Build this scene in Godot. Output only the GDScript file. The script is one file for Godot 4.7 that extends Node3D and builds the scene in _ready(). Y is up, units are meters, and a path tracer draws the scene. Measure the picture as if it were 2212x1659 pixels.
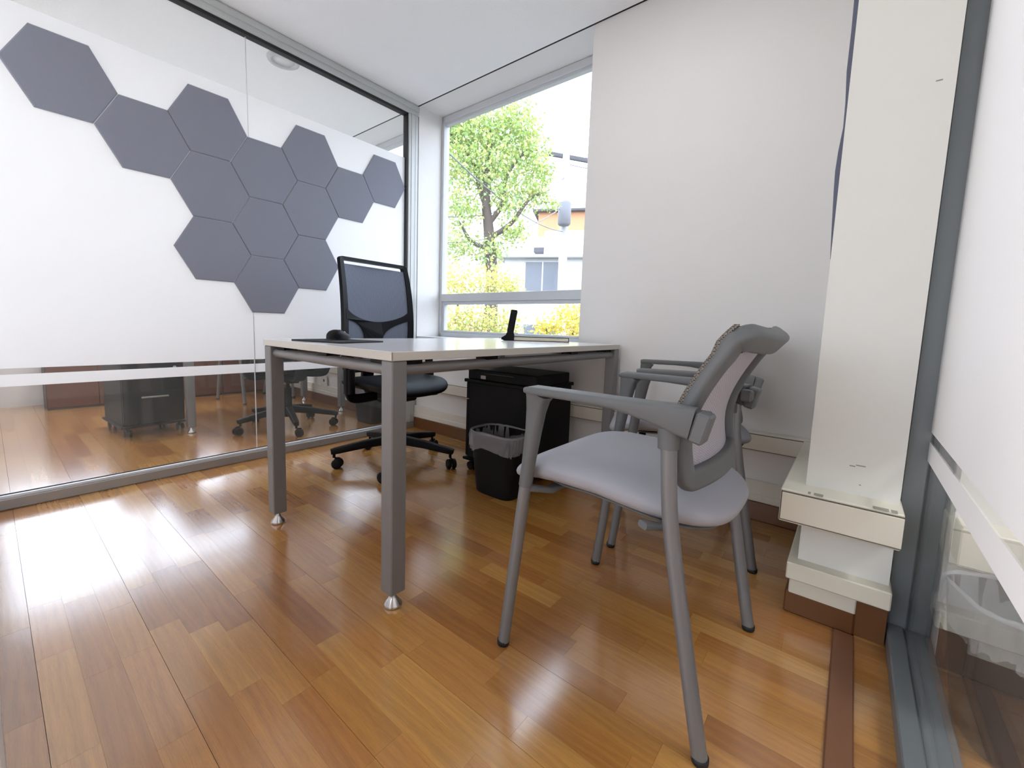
extends Node3D
# An office bay between two frosted glass partitions. x runs along the partitions towards the
# window wall, z runs along the window wall (towards the viewer is +z), y is up, metres.

const XR := 2.13      # face of the window wall
const ZL := -2.596    # room side of the left partition's rail
const ZG := -2.632    # left glass
const ZR := 0.158     # right glass
const CEIL := 2.388
const DESK := 0.735

var M := {}
var taken := {}
var rng := RandomNumberGenerator.new()

func _ready():
	rng.seed = 7
	# ---------------------------------------------------------------- camera, sky, light, exposure
	var cam := Camera3D.new()
	cam.name = "camera"
	var f := 919.21
	cam.transform = Transform3D(Basis(Vector3(0.63888, 0.03107, 0.76868), Vector3(0.0603, 0.99409, -0.0903), -Vector3(0.76694, -0.10404, -0.63323)).orthonormalized(), Vector3(0, 0.8123, 0))
	cam.projection = Camera3D.PROJECTION_FRUSTUM
	cam.near = 0.02
	cam.far = 200.0
	cam.size = 1659.0 / f * cam.near
	cam.frustum_offset = Vector2((1106.0 - 1079.26) / f, -(829.5 - 799.97) / f) * cam.near
	add_child(cam)
	cam.current = true
	var env := Environment.new()
	var sky := Sky.new()
	var sm := ProceduralSkyMaterial.new()
	sm.sky_top_color = Color(0.86, 0.92, 1.0)
	sm.sky_horizon_color = Color(0.97, 0.98, 1.0)
	sm.ground_bottom_color = Color(0.42, 0.42, 0.4)
	sm.ground_horizon_color = Color(0.7, 0.72, 0.72)
	sm.sky_energy_multiplier = 1.85
	sm.ground_energy_multiplier = 0.8
	sm.sun_angle_max = 1.0
	sky.sky_material = sm
	env.sky = sky
	env.background_mode = Environment.BG_SKY
	env.ambient_light_source = Environment.AMBIENT_SOURCE_DISABLED
	env.tonemap_mode = Environment.TONE_MAPPER_LINEAR
	env.tonemap_exposure = 1.45
	env.sdfgi_enabled = true
	env.ssao_enabled = true
	env.ssil_enabled = true
	var we := WorldEnvironment.new()
	we.name = "environment"
	we.environment = env
	add_child(we)
	fill_lamps(2.0)
	# ---------------------------------------------------------------- the place
	materials()
	shell()
	left_partition()
	right_partition()
	column()
	windows()
	outside()
	floor_planks()
	# ---------------------------------------------------------------- things
	panels()
	var d := make_desk(1.416, 0.81, "white topped desk with grey square legs beside the mesh visitor chairs")
	d.position = Vector3(1.387, 0, -1.333)
	var d2 := make_desk(1.19, 0.76, "white topped desk with grey square legs seen behind the left glass partition")
	d2.position = Vector3(1.45, 0, -3.86)
	var oc := make_task_chair("black mesh-backed swivel chair behind the white desk by the window")
	oc.position = Vector3(1.49, 0, -2.0)
	oc.rotation.y = 0.03
	var oc2 := dup(oc, "black swivel chair of which base and casters show behind the left glass")
	oc2.position = Vector3(1.43, 0, -3.24)
	oc2.rotation.y = PI - 0.1
	var vc := make_visitor_chair("grey armchair with mesh back and pale seat, nearest, in the foreground")
	vc.position = Vector3(1.057, 0, -0.388)
	var vc2 := dup(vc, "grey armchair with mesh back half hidden behind the foreground armchair")
	vc2.position = Vector3(1.775, 0, -0.5)
	vc2.rotation.y = deg_to_rad(20)
	var vc3 := dup(vc, "grey armchair behind the left glass, its legs left of the swivel chair base")
	vc3.position = Vector3(1.72, 0, -4.62)
	vc3.rotation.y = PI + 0.2
	var p := make_pedestal("black drawer pedestal on casters under the white desk by the window")
	p.position = Vector3(1.865, 0, -1.4)
	p.rotation.y = PI
	var p2 := dup(p, "black drawer pedestal with steel bar handle seen behind the left glass")
	p2.position = Vector3(0.697, 0, -3.86)
	p2.rotation.y = 0.06
	make_computer()
	var b := make_bin("black waste bin with clear plastic liner beside the black pedestal")
	b.position = Vector3(1.572, 0, -1.27)
	b.rotation.y = 0.0
	var b2 := dup(b, "black waste bin with liner behind the left glass under the swivel chair seat")
	b2.position = Vector3(1.985, 0, -2.99)
	var b3 := dup(b, "black waste bin with shiny liner behind the right glass partition")
	b3.position = Vector3(1.275, 0, 0.352)
	b3.rotation.y = 0.3
	desk_things()
	cabinets()
	downlight()

# ==================================================================== node helpers
func numbered(called: String) -> String:
	if not taken.has(called):
		taken[called] = 0
		return called
	taken[called] += 1
	return "%s_%03d" % [called, taken[called]]

func tag(o: Node3D, label: String, category: String, group := "", kind := "") -> Node3D:
	o.set_meta("label", label)
	if category: o.set_meta("category", category)
	if group: o.set_meta("group", group)
	if kind: o.set_meta("kind", kind)
	return o

func thing(called: String, label: String, category: String, group := "", kind := "") -> Node3D:
	var o := Node3D.new()
	o.name = numbered(called)
	add_child(o)
	return tag(o, label, category, group, kind)

func part(called: String, st: SurfaceTool, m: Material, parent: Node3D) -> MeshInstance3D:
	var o := MeshInstance3D.new()
	o.name = called
	o.mesh = done(st)
	o.material_override = null
	o.mesh.surface_set_material(0, m)
	parent.add_child(o, true)
	return o

func solo(called: String, st: SurfaceTool, m: Material, label: String, category: String, group := "", kind := "") -> MeshInstance3D:
	var o := part(numbered(called), st, m, self)
	tag(o, label, category, group, kind)
	return o

func dup(o: Node3D, label: String) -> Node3D:
	var c: Node3D = o.duplicate()
	var base: String = o.name
	c.name = numbered(base)
	add_child(c)
	c.set_meta("label", label)
	return c

func done(st: SurfaceTool) -> ArrayMesh:
	st.generate_normals()
	return st.commit()

func mb() -> SurfaceTool:
	var st := SurfaceTool.new()
	st.begin(Mesh.PRIMITIVE_TRIANGLES)
	st.set_smooth_group(-1)
	return st

# ==================================================================== shape helpers
func tri(st: SurfaceTool, a: Vector3, b: Vector3, c: Vector3, n: Vector3):
	if (c - a).cross(b - a).dot(n) < 0.0:
		var t := b
		b = c
		c = t
	st.add_vertex(a)
	st.add_vertex(b)
	st.add_vertex(c)

func quad(st: SurfaceTool, a: Vector3, b: Vector3, c: Vector3, d: Vector3, n: Vector3):
	tri(st, a, b, c, n)
	tri(st, a, c, d, n)

func box(st: SurfaceTool, c: Vector3, s: Vector3, bv := 0.0, basis := Basis.IDENTITY):
	st.set_smooth_group(-1)
	var h := s * 0.5
	if bv <= 0.0:
		for ax in 3:
			for sg in [-1.0, 1.0]:
				var n := Vector3.ZERO
				n[ax] = sg
				var u := Vector3.ZERO
				u[(ax + 1) % 3] = h[(ax + 1) % 3]
				var v := Vector3.ZERO
				v[(ax + 2) % 3] = h[(ax + 2) % 3]
				var o := n * h[ax]
				quad(st, c + basis * (o - u - v), c + basis * (o + u - v), c + basis * (o + u + v), c + basis * (o - u + v), basis * n)
		return
	bv = minf(bv, minf(h.x, minf(h.y, h.z)) * 0.95)
	var q := h - Vector3.ONE * bv
	for ax in 3:
		var a1 := (ax + 1) % 3
		var a2 := (ax + 2) % 3
		for sg in [-1.0, 1.0]:
			var pts := []
			for k in [[-1, -1], [1, -1], [1, 1], [-1, 1]]:
				var p := Vector3.ZERO
				p[ax] = sg * h[ax]
				p[a1] = k[0] * q[a1]
				p[a2] = k[1] * q[a2]
				pts.append(c + basis * p)
			var n := Vector3.ZERO
			n[ax] = sg
			quad(st, pts[0], pts[1], pts[2], pts[3], basis * n)
		for s1 in [-1.0, 1.0]:
			for s2 in [-1.0, 1.0]:
				var pts2 := []
				for k in [[-1, 0], [1, 0], [1, 1], [-1, 1]]:
					var p := Vector3.ZERO
					p[ax] = k[0] * q[ax]
					p[a1] = s1 * (h[a1] if k[1] == 0 else q[a1])
					p[a2] = s2 * (q[a2] if k[1] == 0 else h[a2])
					pts2.append(c + basis * p)
				var n2 := Vector3.ZERO
				n2[a1] = s1
				n2[a2] = s2
				quad(st, pts2[0], pts2[1], pts2[2], pts2[3], basis * n2)
	for sx in [-1.0, 1.0]:
		for sy in [-1.0, 1.0]:
			for sz in [-1.0, 1.0]:
				var g := Vector3(sx, sy, sz)
				tri(st, c + basis * Vector3(sx * h.x, sy * q.y, sz * q.z), c + basis * Vector3(sx * q.x, sy * h.y, sz * q.z), c + basis * Vector3(sx * q.x, sy * q.y, sz * h.z), basis * g)

func bx(x0, x1, y0, y1, z0, z1, bv := 0.0, st: SurfaceTool = null) -> SurfaceTool:
	if st == null: st = mb()
	box(st, Vector3((x0 + x1) * 0.5, (y0 + y1) * 0.5, (z0 + z1) * 0.5), Vector3(absf(x1 - x0), absf(y1 - y0), absf(z1 - z0)), bv)
	return st

func circle2(r: float, n: int, ry := -1.0) -> PackedVector2Array:
	var o := PackedVector2Array()
	for i in n:
		o.append(Vector2(cos(TAU * i / n) * r, sin(TAU * i / n) * (r if ry < 0 else ry)))
	return o

func rrect(w: float, h: float, r: float, n := 3) -> PackedVector2Array:
	var o := PackedVector2Array()
	r = minf(r, minf(w, h) * 0.499)
	for k in 4:
		var cx := (w * 0.5 - r) * (1 if k == 0 or k == 3 else -1)
		var cy := (h * 0.5 - r) * (1 if k < 2 else -1)
		for i in n + 1:
			var a := PI * 0.5 * (k + float(i) / n)
			o.append(Vector2(cx + cos(a) * r, cy + sin(a) * r))
	return o

# sweeps profiles (one, or one per point: x to the side, y along up) along a path
func sweep(st: SurfaceTool, path: Array, profs: Array, up := Vector3.UP, ups: Array = [], caps := true):
	var rings := []
	for i in path.size():
		var t: Vector3 = (path[mini(i + 1, path.size() - 1)] - path[maxi(i - 1, 0)]).normalized()
		var u: Vector3 = ups[i] if ups.size() else up
		var r := t.cross(u)
		if r.length() < 0.01: r = t.cross(Vector3(0.3, 0.1, 1))
		r = r.normalized()
		u = r.cross(t).normalized()
		var pr: PackedVector2Array = profs[mini(i, profs.size() - 1)]
		var ring := PackedVector3Array()
		for q in pr: ring.append(path[i] + r * q.x + u * q.y)
		rings.append(ring)
	st.set_smooth_group(1)
	var m: int = rings[0].size()
	for i in path.size() - 1:
		var mid: Vector3 = (path[i] + path[i + 1]) * 0.5
		for k in m:
			var k2 := (k + 1) % m
			var a: Vector3 = rings[i][k]
			var c: Vector3 = rings[i + 1][k2]
			quad(st, a, rings[i + 1][k], c, rings[i][k2], (a + c) * 0.5 - mid)
	st.set_smooth_group(-1)
	if caps:
		for e in [0, path.size() - 1]:
			var n: Vector3 = path[0] - path[1] if e == 0 else path[e] - path[e - 1]
			for k in m: tri(st, path[e], rings[e][k], rings[e][(k + 1) % m], n)

func tube(st: SurfaceTool, path: Array, r: float, n := 12, r2 := -1.0):
	var pr := []
	for i in path.size():
		pr.append(circle2(r if r2 < 0 else lerpf(r, r2, float(i) / (path.size() - 1)), n))
	sweep(st, path, pr)

# lathe round the y axis; prof = [Vector2(radius, y)...]; shape exponent > 2 squares it
func lathe(st: SurfaceTool, c: Vector3, prof: Array, n := 24, ax := Basis.IDENTITY, smooth := true):
	for i in prof.size() - 1:
		st.set_smooth_group(2 if smooth else -1)
		var p: Vector2 = prof[i]
		var q: Vector2 = prof[i + 1]
		var d := q - p
		var nn := Vector2(-d.y, d.x)
		for k in n:
			var a0 := TAU * k / n
			var a1 := TAU * (k + 1) / n
			var am := (a0 + a1) * 0.5
			var v := [Vector3(p.x * cos(a0), p.y, p.x * sin(a0)), Vector3(q.x * cos(a0), q.y, q.x * sin(a0)), Vector3(q.x * cos(a1), q.y, q.x * sin(a1)), Vector3(p.x * cos(a1), p.y, p.x * sin(a1))]
			var hint := Vector3(-nn.x * cos(am), -nn.y, -nn.x * sin(am))
			quad(st, c + ax * v[0], c + ax * v[1], c + ax * v[2], c + ax * v[3], ax * hint)
	st.set_smooth_group(-1)

func spline(pts: Array, n := 6) -> Array:
	var o := []
	for i in pts.size() - 1:
		var p0 = pts[maxi(i - 1, 0)]
		var p3 = pts[mini(i + 2, pts.size() - 1)]
		for k in n:
			var t := float(k) / n
			o.append(pts[i].cubic_interpolate(pts[i + 1], p0, p3, t))
	o.append(pts[-1])
	return o

# a flat or gently bent plate: outline in (x, y), placed by at(x, y) -> centre point, thickness th along n
func plate(st: SurfaceTool, outline: PackedVector2Array, at: Callable, th: float, n := Vector3(0, 0, 1)):
	var idx := Geometry2D.triangulate_polygon(outline)
	var hv := n * th * 0.5
	st.set_smooth_group(-1)
	for i in range(0, idx.size(), 3):
		var p := []
		for k in 3: p.append(at.call(outline[idx[i + k]].x, outline[idx[i + k]].y))
		tri(st, p[0] + hv, p[1] + hv, p[2] + hv, n)
		tri(st, p[0] - hv, p[1] - hv, p[2] - hv, -n)
	var ccw := not Geometry2D.is_polygon_clockwise(outline)
	for i in outline.size():
		var a := outline[i]
		var b := outline[(i + 1) % outline.size()]
		var e := (b - a)
		var o := Vector3(e.y, -e.x, 0) * (1.0 if ccw else -1.0)
		var pa: Vector3 = at.call(a.x, a.y)
		var pb: Vector3 = at.call(b.x, b.y)
		quad(st, pa + hv, pb + hv, pb - hv, pa - hv, o)

# a frame between two loops with the same number of points
func ring_plate(st: SurfaceTool, outer: PackedVector2Array, inner: PackedVector2Array, at: Callable, th: float, n := Vector3(0, 0, 1)):
	var hv := n * th * 0.5
	var m := outer.size()
	var cen := Vector2.ZERO
	for p in outer: cen += p / m
	for i in m:
		var j := (i + 1) % m
		var a: Vector3 = at.call(outer[i].x, outer[i].y)
		var b: Vector3 = at.call(outer[j].x, outer[j].y)
		var c: Vector3 = at.call(inner[j].x, inner[j].y)
		var d: Vector3 = at.call(inner[i].x, inner[i].y)
		st.set_smooth_group(3)
		quad(st, a + hv, b + hv, c + hv, d + hv, n)
		quad(st, a - hv, b - hv, c - hv, d - hv, -n)
		var mo := (outer[i] + outer[j]) * 0.5 - cen
		st.set_smooth_group(4)
		quad(st, a + hv, b + hv, b - hv, a - hv, Vector3(mo.x, mo.y, 0))
		st.set_smooth_group(5)
		quad(st, d + hv, c + hv, c - hv, d - hv, Vector3(-mo.x, -mo.y, 0))
	st.set_smooth_group(-1)

# a cushion: superellipse outline, mid height by mid(x, z), half thickness ht
func pillow(st: SurfaceTool, hx: float, hz: float, ex: float, mid: Callable, top: float, bot: float, edge := 7.0, ex_back := -1.0):
	var rs := [0.0, 0.2, 0.4, 0.58, 0.72, 0.82, 0.9, 0.945, 0.975, 0.992, 1.0]
	var n := 64
	st.set_smooth_group(6)
	for s in [1.0, -1.0]:
		for i in rs.size() - 1:
			for k in n:
				var p := []
				for e in [[i, k], [i + 1, k], [i + 1, k + 1], [i, k + 1]]:
					var a: float = TAU * e[1] / n
					var xp := ex_back if ex_back > 0 and sin(a) > 0 else ex
					var r: float = rs[e[0]]
					var ca := cos(a)
					var sa := sin(a)
					var x := hx * r * signf(ca) * pow(absf(ca), 2.0 / xp)
					var z := hz * r * signf(sa) * pow(absf(sa), 2.0 / xp)
					var h: float = (top if s > 0 else -bot) * sqrt(maxf(0.0, 1.0 - pow(r, edge)))
					p.append(Vector3(x, mid.call(x, z) + h, z))
				if i == 0: tri(st, p[0], p[1], p[2], Vector3(0, s, 0))
				else: quad(st, p[0], p[1], p[2], p[3], Vector3(p[1].x * 0.2, s * 0.3, p[1].z * 0.2) if i > 7 else Vector3(0, s, 0))
	st.set_smooth_group(-1)

# ==================================================================== materials
func mat(c: Color, rough := 0.6, metal := 0.0, spec := 0.5) -> StandardMaterial3D:
	var m := StandardMaterial3D.new()
	m.albedo_color = c
	m.roughness = rough
	m.metallic = metal
	m.metallic_specular = spec
	return m

func noise_tex(freq: float, size := 256, octaves := 3, normal := false, seed_ := 1, strength := 4.0) -> NoiseTexture2D:
	var n := FastNoiseLite.new()
	n.seed = seed_
	n.frequency = freq
	n.fractal_octaves = octaves
	var t := NoiseTexture2D.new()
	t.width = size
	t.height = size
	t.seamless = true
	t.noise = n
	t.as_normal_map = normal
	t.bump_strength = strength
	return t

func triplanar(m: StandardMaterial3D, s: float, world := true):
	m.uv1_triplanar = true
	m.uv1_world_triplanar = world
	m.uv1_scale = Vector3.ONE * s

func bumped(m: StandardMaterial3D, t: Texture2D, scale: float, amount: float) -> StandardMaterial3D:
	m.normal_enabled = true
	m.normal_texture = t
	m.normal_scale = amount
	triplanar(m, scale)
	return m

func wood_image(seed_: int) -> ImageTexture:
	var n := FastNoiseLite.new()
	n.seed = seed_
	n.frequency = 1.0
	n.fractal_octaves = 2
	var w := 512
	var h := 512
	var im := Image.create(w, h, false, Image.FORMAT_RGB8)
	for y in h:
		for x in w:
			# a torus in noise space would be seamless; mirrored halves are enough here
			var fx := absf(x - w * 0.5) / w * 2.0
			var fy := absf(y - h * 0.5) / h * 2.0
			var warp := n.get_noise_2d(fx * 2.0, fy * 1.2) * 0.7
			var ring := n.get_noise_2d(fx * 11.0 + warp, fy * 0.8 + 40.0)
			var fine := n.get_noise_2d(fx * 120.0, fy * 6.0 + 9.0)
			var pore := maxf(0.0, n.get_noise_2d(fx * 170.0 + 50.0, fy * 14.0) - 0.25)
			var v := 0.87 + 0.065 * ring + 0.05 * fine - 0.13 * pore
			im.set_pixel(x, y, Color(clampf(v + 0.03, 0, 1), clampf(v, 0, 1), clampf(v - 0.05 - 0.03 * ring, 0, 1)))
	return ImageTexture.create_from_image(im)

func weave_image() -> ImageTexture:
	var im := Image.create(64, 64, false, Image.FORMAT_RGB8)
	for y in 64:
		for x in 64:
			var a := sin(TAU * x / 8.0) * 0.5 + 0.5
			var b := sin(TAU * y / 8.0 + (PI if (x / 8) % 2 == 0 else 0.0)) * 0.5 + 0.5
			var v := 0.62 + 0.38 * maxf(a * 0.8, b)
			im.set_pixel(x, y, Color(v, v, v))
	return ImageTexture.create_from_image(im)

func materials():
	var grainy := noise_tex(0.08, 256, 4, true, 3, 3.0)
	var soft := noise_tex(0.02, 256, 3, true, 5, 2.0)
	M.wall = bumped(mat(Color(0.9, 0.893, 0.885), 0.75), soft, 1.3, 0.25)
	M.ceil = bumped(mat(Color(0.935, 0.935, 0.935), 0.9), grainy, 3.0, 0.15)
	M.column = bumped(mat(Color(0.89, 0.89, 0.865), 0.7), soft, 1.3, 0.25)
	M.trunk = mat(Color(0.87, 0.85, 0.8), 0.45)
	M.trunk_col = mat(Color(0.88, 0.865, 0.8), 0.45)
	M.dark_gap = mat(Color(0.1, 0.1, 0.11), 0.8)
	M.gap_shade = mat(Color(0.36, 0.38, 0.45), 0.7)  # tone of the shadow in the column's peeling gap
	M.scuff = mat(Color(0.62, 0.6, 0.55), 0.9)
	M.joint_shade = mat(Color(0.42, 0.4, 0.36), 0.9)  # dark tone for joints and built-in shadow lines
	M.alu = mat(Color(0.74, 0.75, 0.745), 0.42, 0.12)
	M.alu_rail_shaded = mat(Color(0.6, 0.585, 0.57), 0.4, 0.3)  # rail aluminium darkened for the shading and floor reflection on it
	M.alu_dark = mat(Color(0.46, 0.485, 0.5), 0.4, 0.25)
	M.alu_white = mat(Color(0.82, 0.83, 0.85), 0.4, 0.1)
	M.rubber = mat(Color(0.06, 0.06, 0.065), 0.6)
	M.white_frame = mat(Color(0.78, 0.79, 0.8), 0.45)
	M.skirting = mat(Color(0.42, 0.265, 0.14), 0.35)
	M.threshold = mat(Color(0.47, 0.315, 0.22), 0.4)
	var film := mat(Color(0.93, 0.935, 0.945), 0.55)
	film.backlight_enabled = true
	film.backlight = Color(0.75, 0.75, 0.75)
	M.film = film
	var g := mat(Color(0.97, 1.0, 0.985, 0.03), 0.0)
	g.transparency = BaseMaterial3D.TRANSPARENCY_ALPHA
	g.metallic_specular = 0.37
	M.glass = g
	var felt := bumped(mat(Color(0.5, 0.51, 0.56), 0.95), grainy, 14.0, 0.7)
	felt.rim_enabled = true
	felt.rim = 1.0
	felt.rim_tint = 0.1
	M.felt = felt
	M.desk_top = bumped(mat(Color(0.89, 0.89, 0.9), 0.16), grainy, 5.0, 0.04)
	M.desk_edge = mat(Color(0.8, 0.785, 0.75), 0.5)
	M.desk_metal = bumped(mat(Color(0.5, 0.495, 0.495), 0.45, 0.25), grainy, 30.0, 0.15)
	M.chrome = mat(Color(0.78, 0.78, 0.78), 0.22, 1.0)
	M.steel = mat(Color(0.72, 0.72, 0.7), 0.35, 0.8)
	M.black = bumped(mat(Color(0.07, 0.072, 0.08), 0.5, 0.0, 0.28), grainy, 40.0, 0.04)
	M.black_gloss = mat(Color(0.035, 0.035, 0.04), 0.25)
	M.black_seat = bumped(mat(Color(0.06, 0.062, 0.07), 0.5, 0.0, 0.3), grainy, 45.0, 0.3)
	var net := mat(Color(0.5, 0.53, 0.6), 0.85)
	var weave := weave_image()
	net.albedo_texture = weave
	triplanar(net, 16.0, false)
	net.backlight_enabled = true
	net.backlight = Color(0.5, 0.5, 0.5)
	M.task_net = net
	M.tube = bumped(mat(Color(0.48, 0.485, 0.495), 0.42, 0.4), grainy, 40.0, 0.1)
	M.arm = bumped(mat(Color(0.37, 0.38, 0.385), 0.55), grainy, 45.0, 0.25)
	M.seat = bumped(mat(Color(0.62, 0.62, 0.645), 0.9), noise_tex(0.3, 256, 2, true, 8, 6.0), 22.0, 0.4)
	var net2 := mat(Color(0.78, 0.765, 0.8), 0.85)
	net2.albedo_texture = weave
	triplanar(net2, 22.0, false)
	M.chair_net = net2
	var spacer := mat(Color(0.62, 0.58, 0.54), 0.9)
	spacer.albedo_texture = spots_image()
	triplanar(spacer, 38.0, false)
	M.spacer = spacer
	var bag := mat(Color(0.8, 0.8, 0.83, 0.3), 0.27, 0.0, 0.7)
	bag.transparency = BaseMaterial3D.TRANSPARENCY_ALPHA
	M.bag = bag
	M.brown = bumped(mat(Color(0.36, 0.2, 0.14), 0.5), grainy, 20.0, 0.1)
	M.brown_edge = mat(Color(0.2, 0.08, 0.06), 0.5)
	M.paper = mat(Color(0.86, 0.84, 0.76), 0.8)
	M.sticker = mat(Color(0.7, 0.7, 0.7), 0.6)
	M.bark = bumped(mat(Color(0.36, 0.31, 0.29), 0.9), grainy, 3.0, 0.8)
	M.concrete = bumped(mat(Color(0.75, 0.75, 0.75), 0.9), grainy, 2.0, 0.3)
	M.render = bumped(mat(Color(0.88, 0.88, 0.87), 0.9), grainy, 1.0, 0.3)
	M.orange = mat(Color(0.85, 0.62, 0.46), 0.9)
	M.wire = mat(Color(0.5, 0.5, 0.53), 0.6)
	M.roof_dark = mat(Color(0.35, 0.34, 0.36), 0.8)
	M.win_dark = mat(Color(0.42, 0.44, 0.48), 0.2)
	M.street = mat(Color(0.36, 0.36, 0.35), 0.95)
	var leaf := mat(Color.WHITE, 0.6)
	leaf.vertex_color_use_as_albedo = true
	leaf.backlight_enabled = true
	leaf.backlight = Color(0.7, 0.7, 0.5)
	M.leaf = leaf

func spots_image() -> ImageTexture:
	var im := Image.create(64, 64, false, Image.FORMAT_RGB8)
	for y in 64:
		for x in 64:
			var u := fposmod(x + (8 if (y / 8) % 2 == 0 else 0), 16.0) - 8.0
			var v := fposmod(y, 8.0) - 4.0
			var d := u * u * 0.25 + v * v
			var k := 0.12 if d < 7.0 else 0.85
			im.set_pixel(x, y, Color(k, k, k))
	return ImageTexture.create_from_image(im)

# ==================================================================== fill lamps added out of view to brighten the bays
func fill_lamps(energy: float):
	M.lamp = StandardMaterial3D.new()
	M.lamp.albedo_color = Color(0.9, 0.9, 0.9)
	M.lamp.emission_enabled = true
	M.lamp.emission = Color(0.985, 0.99, 1.0)
	M.lamp.emission_energy_multiplier = 1.5
	M.lamp_frame = mat(Color(0.85, 0.85, 0.85), 0.5)
	var spots := [
		[Vector3(1.3, CEIL, -0.7), 0.09, "added square fill lamp over the armchairs, above the photo's frame"],
		[Vector3(-0.9, CEIL, -1.9), 3.0, "added square fill lamp in the corridor beside the middle office bay"],
		[Vector3(-0.95, CEIL, -3.9), 3.0, "added square fill lamp in the corridor beside the far office bay"],
		[Vector3(0.95, CEIL, 1.6), 1.05, "added square fill lamp in the office bay behind the right glass"],
		[Vector3(0.5, CEIL, -4.3), 1.1, "added square fill lamp in the office bay behind the left glass"]]
	for s in spots:
		var t := thing("fill_lamp", s[2], "ceiling lamp", "added square fill lamps")
		t.position = s[0]
		var fr := mb()
		for e in [-1, 1]:
			box(fr, Vector3(e * 0.3, -0.012, 0), Vector3(0.02, 0.024, 0.62), 0.003)
			box(fr, Vector3(0, -0.012, e * 0.3), Vector3(0.58, 0.024, 0.02), 0.003)
		part("frame", fr, M.lamp_frame, t)
		var di := mb()
		box(di, Vector3(0, -0.006, 0), Vector3(0.58, 0.01, 0.58), 0.002)
		part("diffuser", di, M.lamp, t)
		var l := AreaLight3D.new()
		l.name = "fill_light"
		l.area_size = Vector2(0.56, 0.56)
		l.light_color = Color(0.985, 0.99, 1.0)
		l.light_energy = energy * s[1]
		l.area_normalize_energy = true
		l.area_range = 12.0
		l.shadow_enabled = true
		l.position = Vector3(0, -0.03, 0)
		l.rotation.x = -PI / 2
		t.add_child(l)

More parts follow.
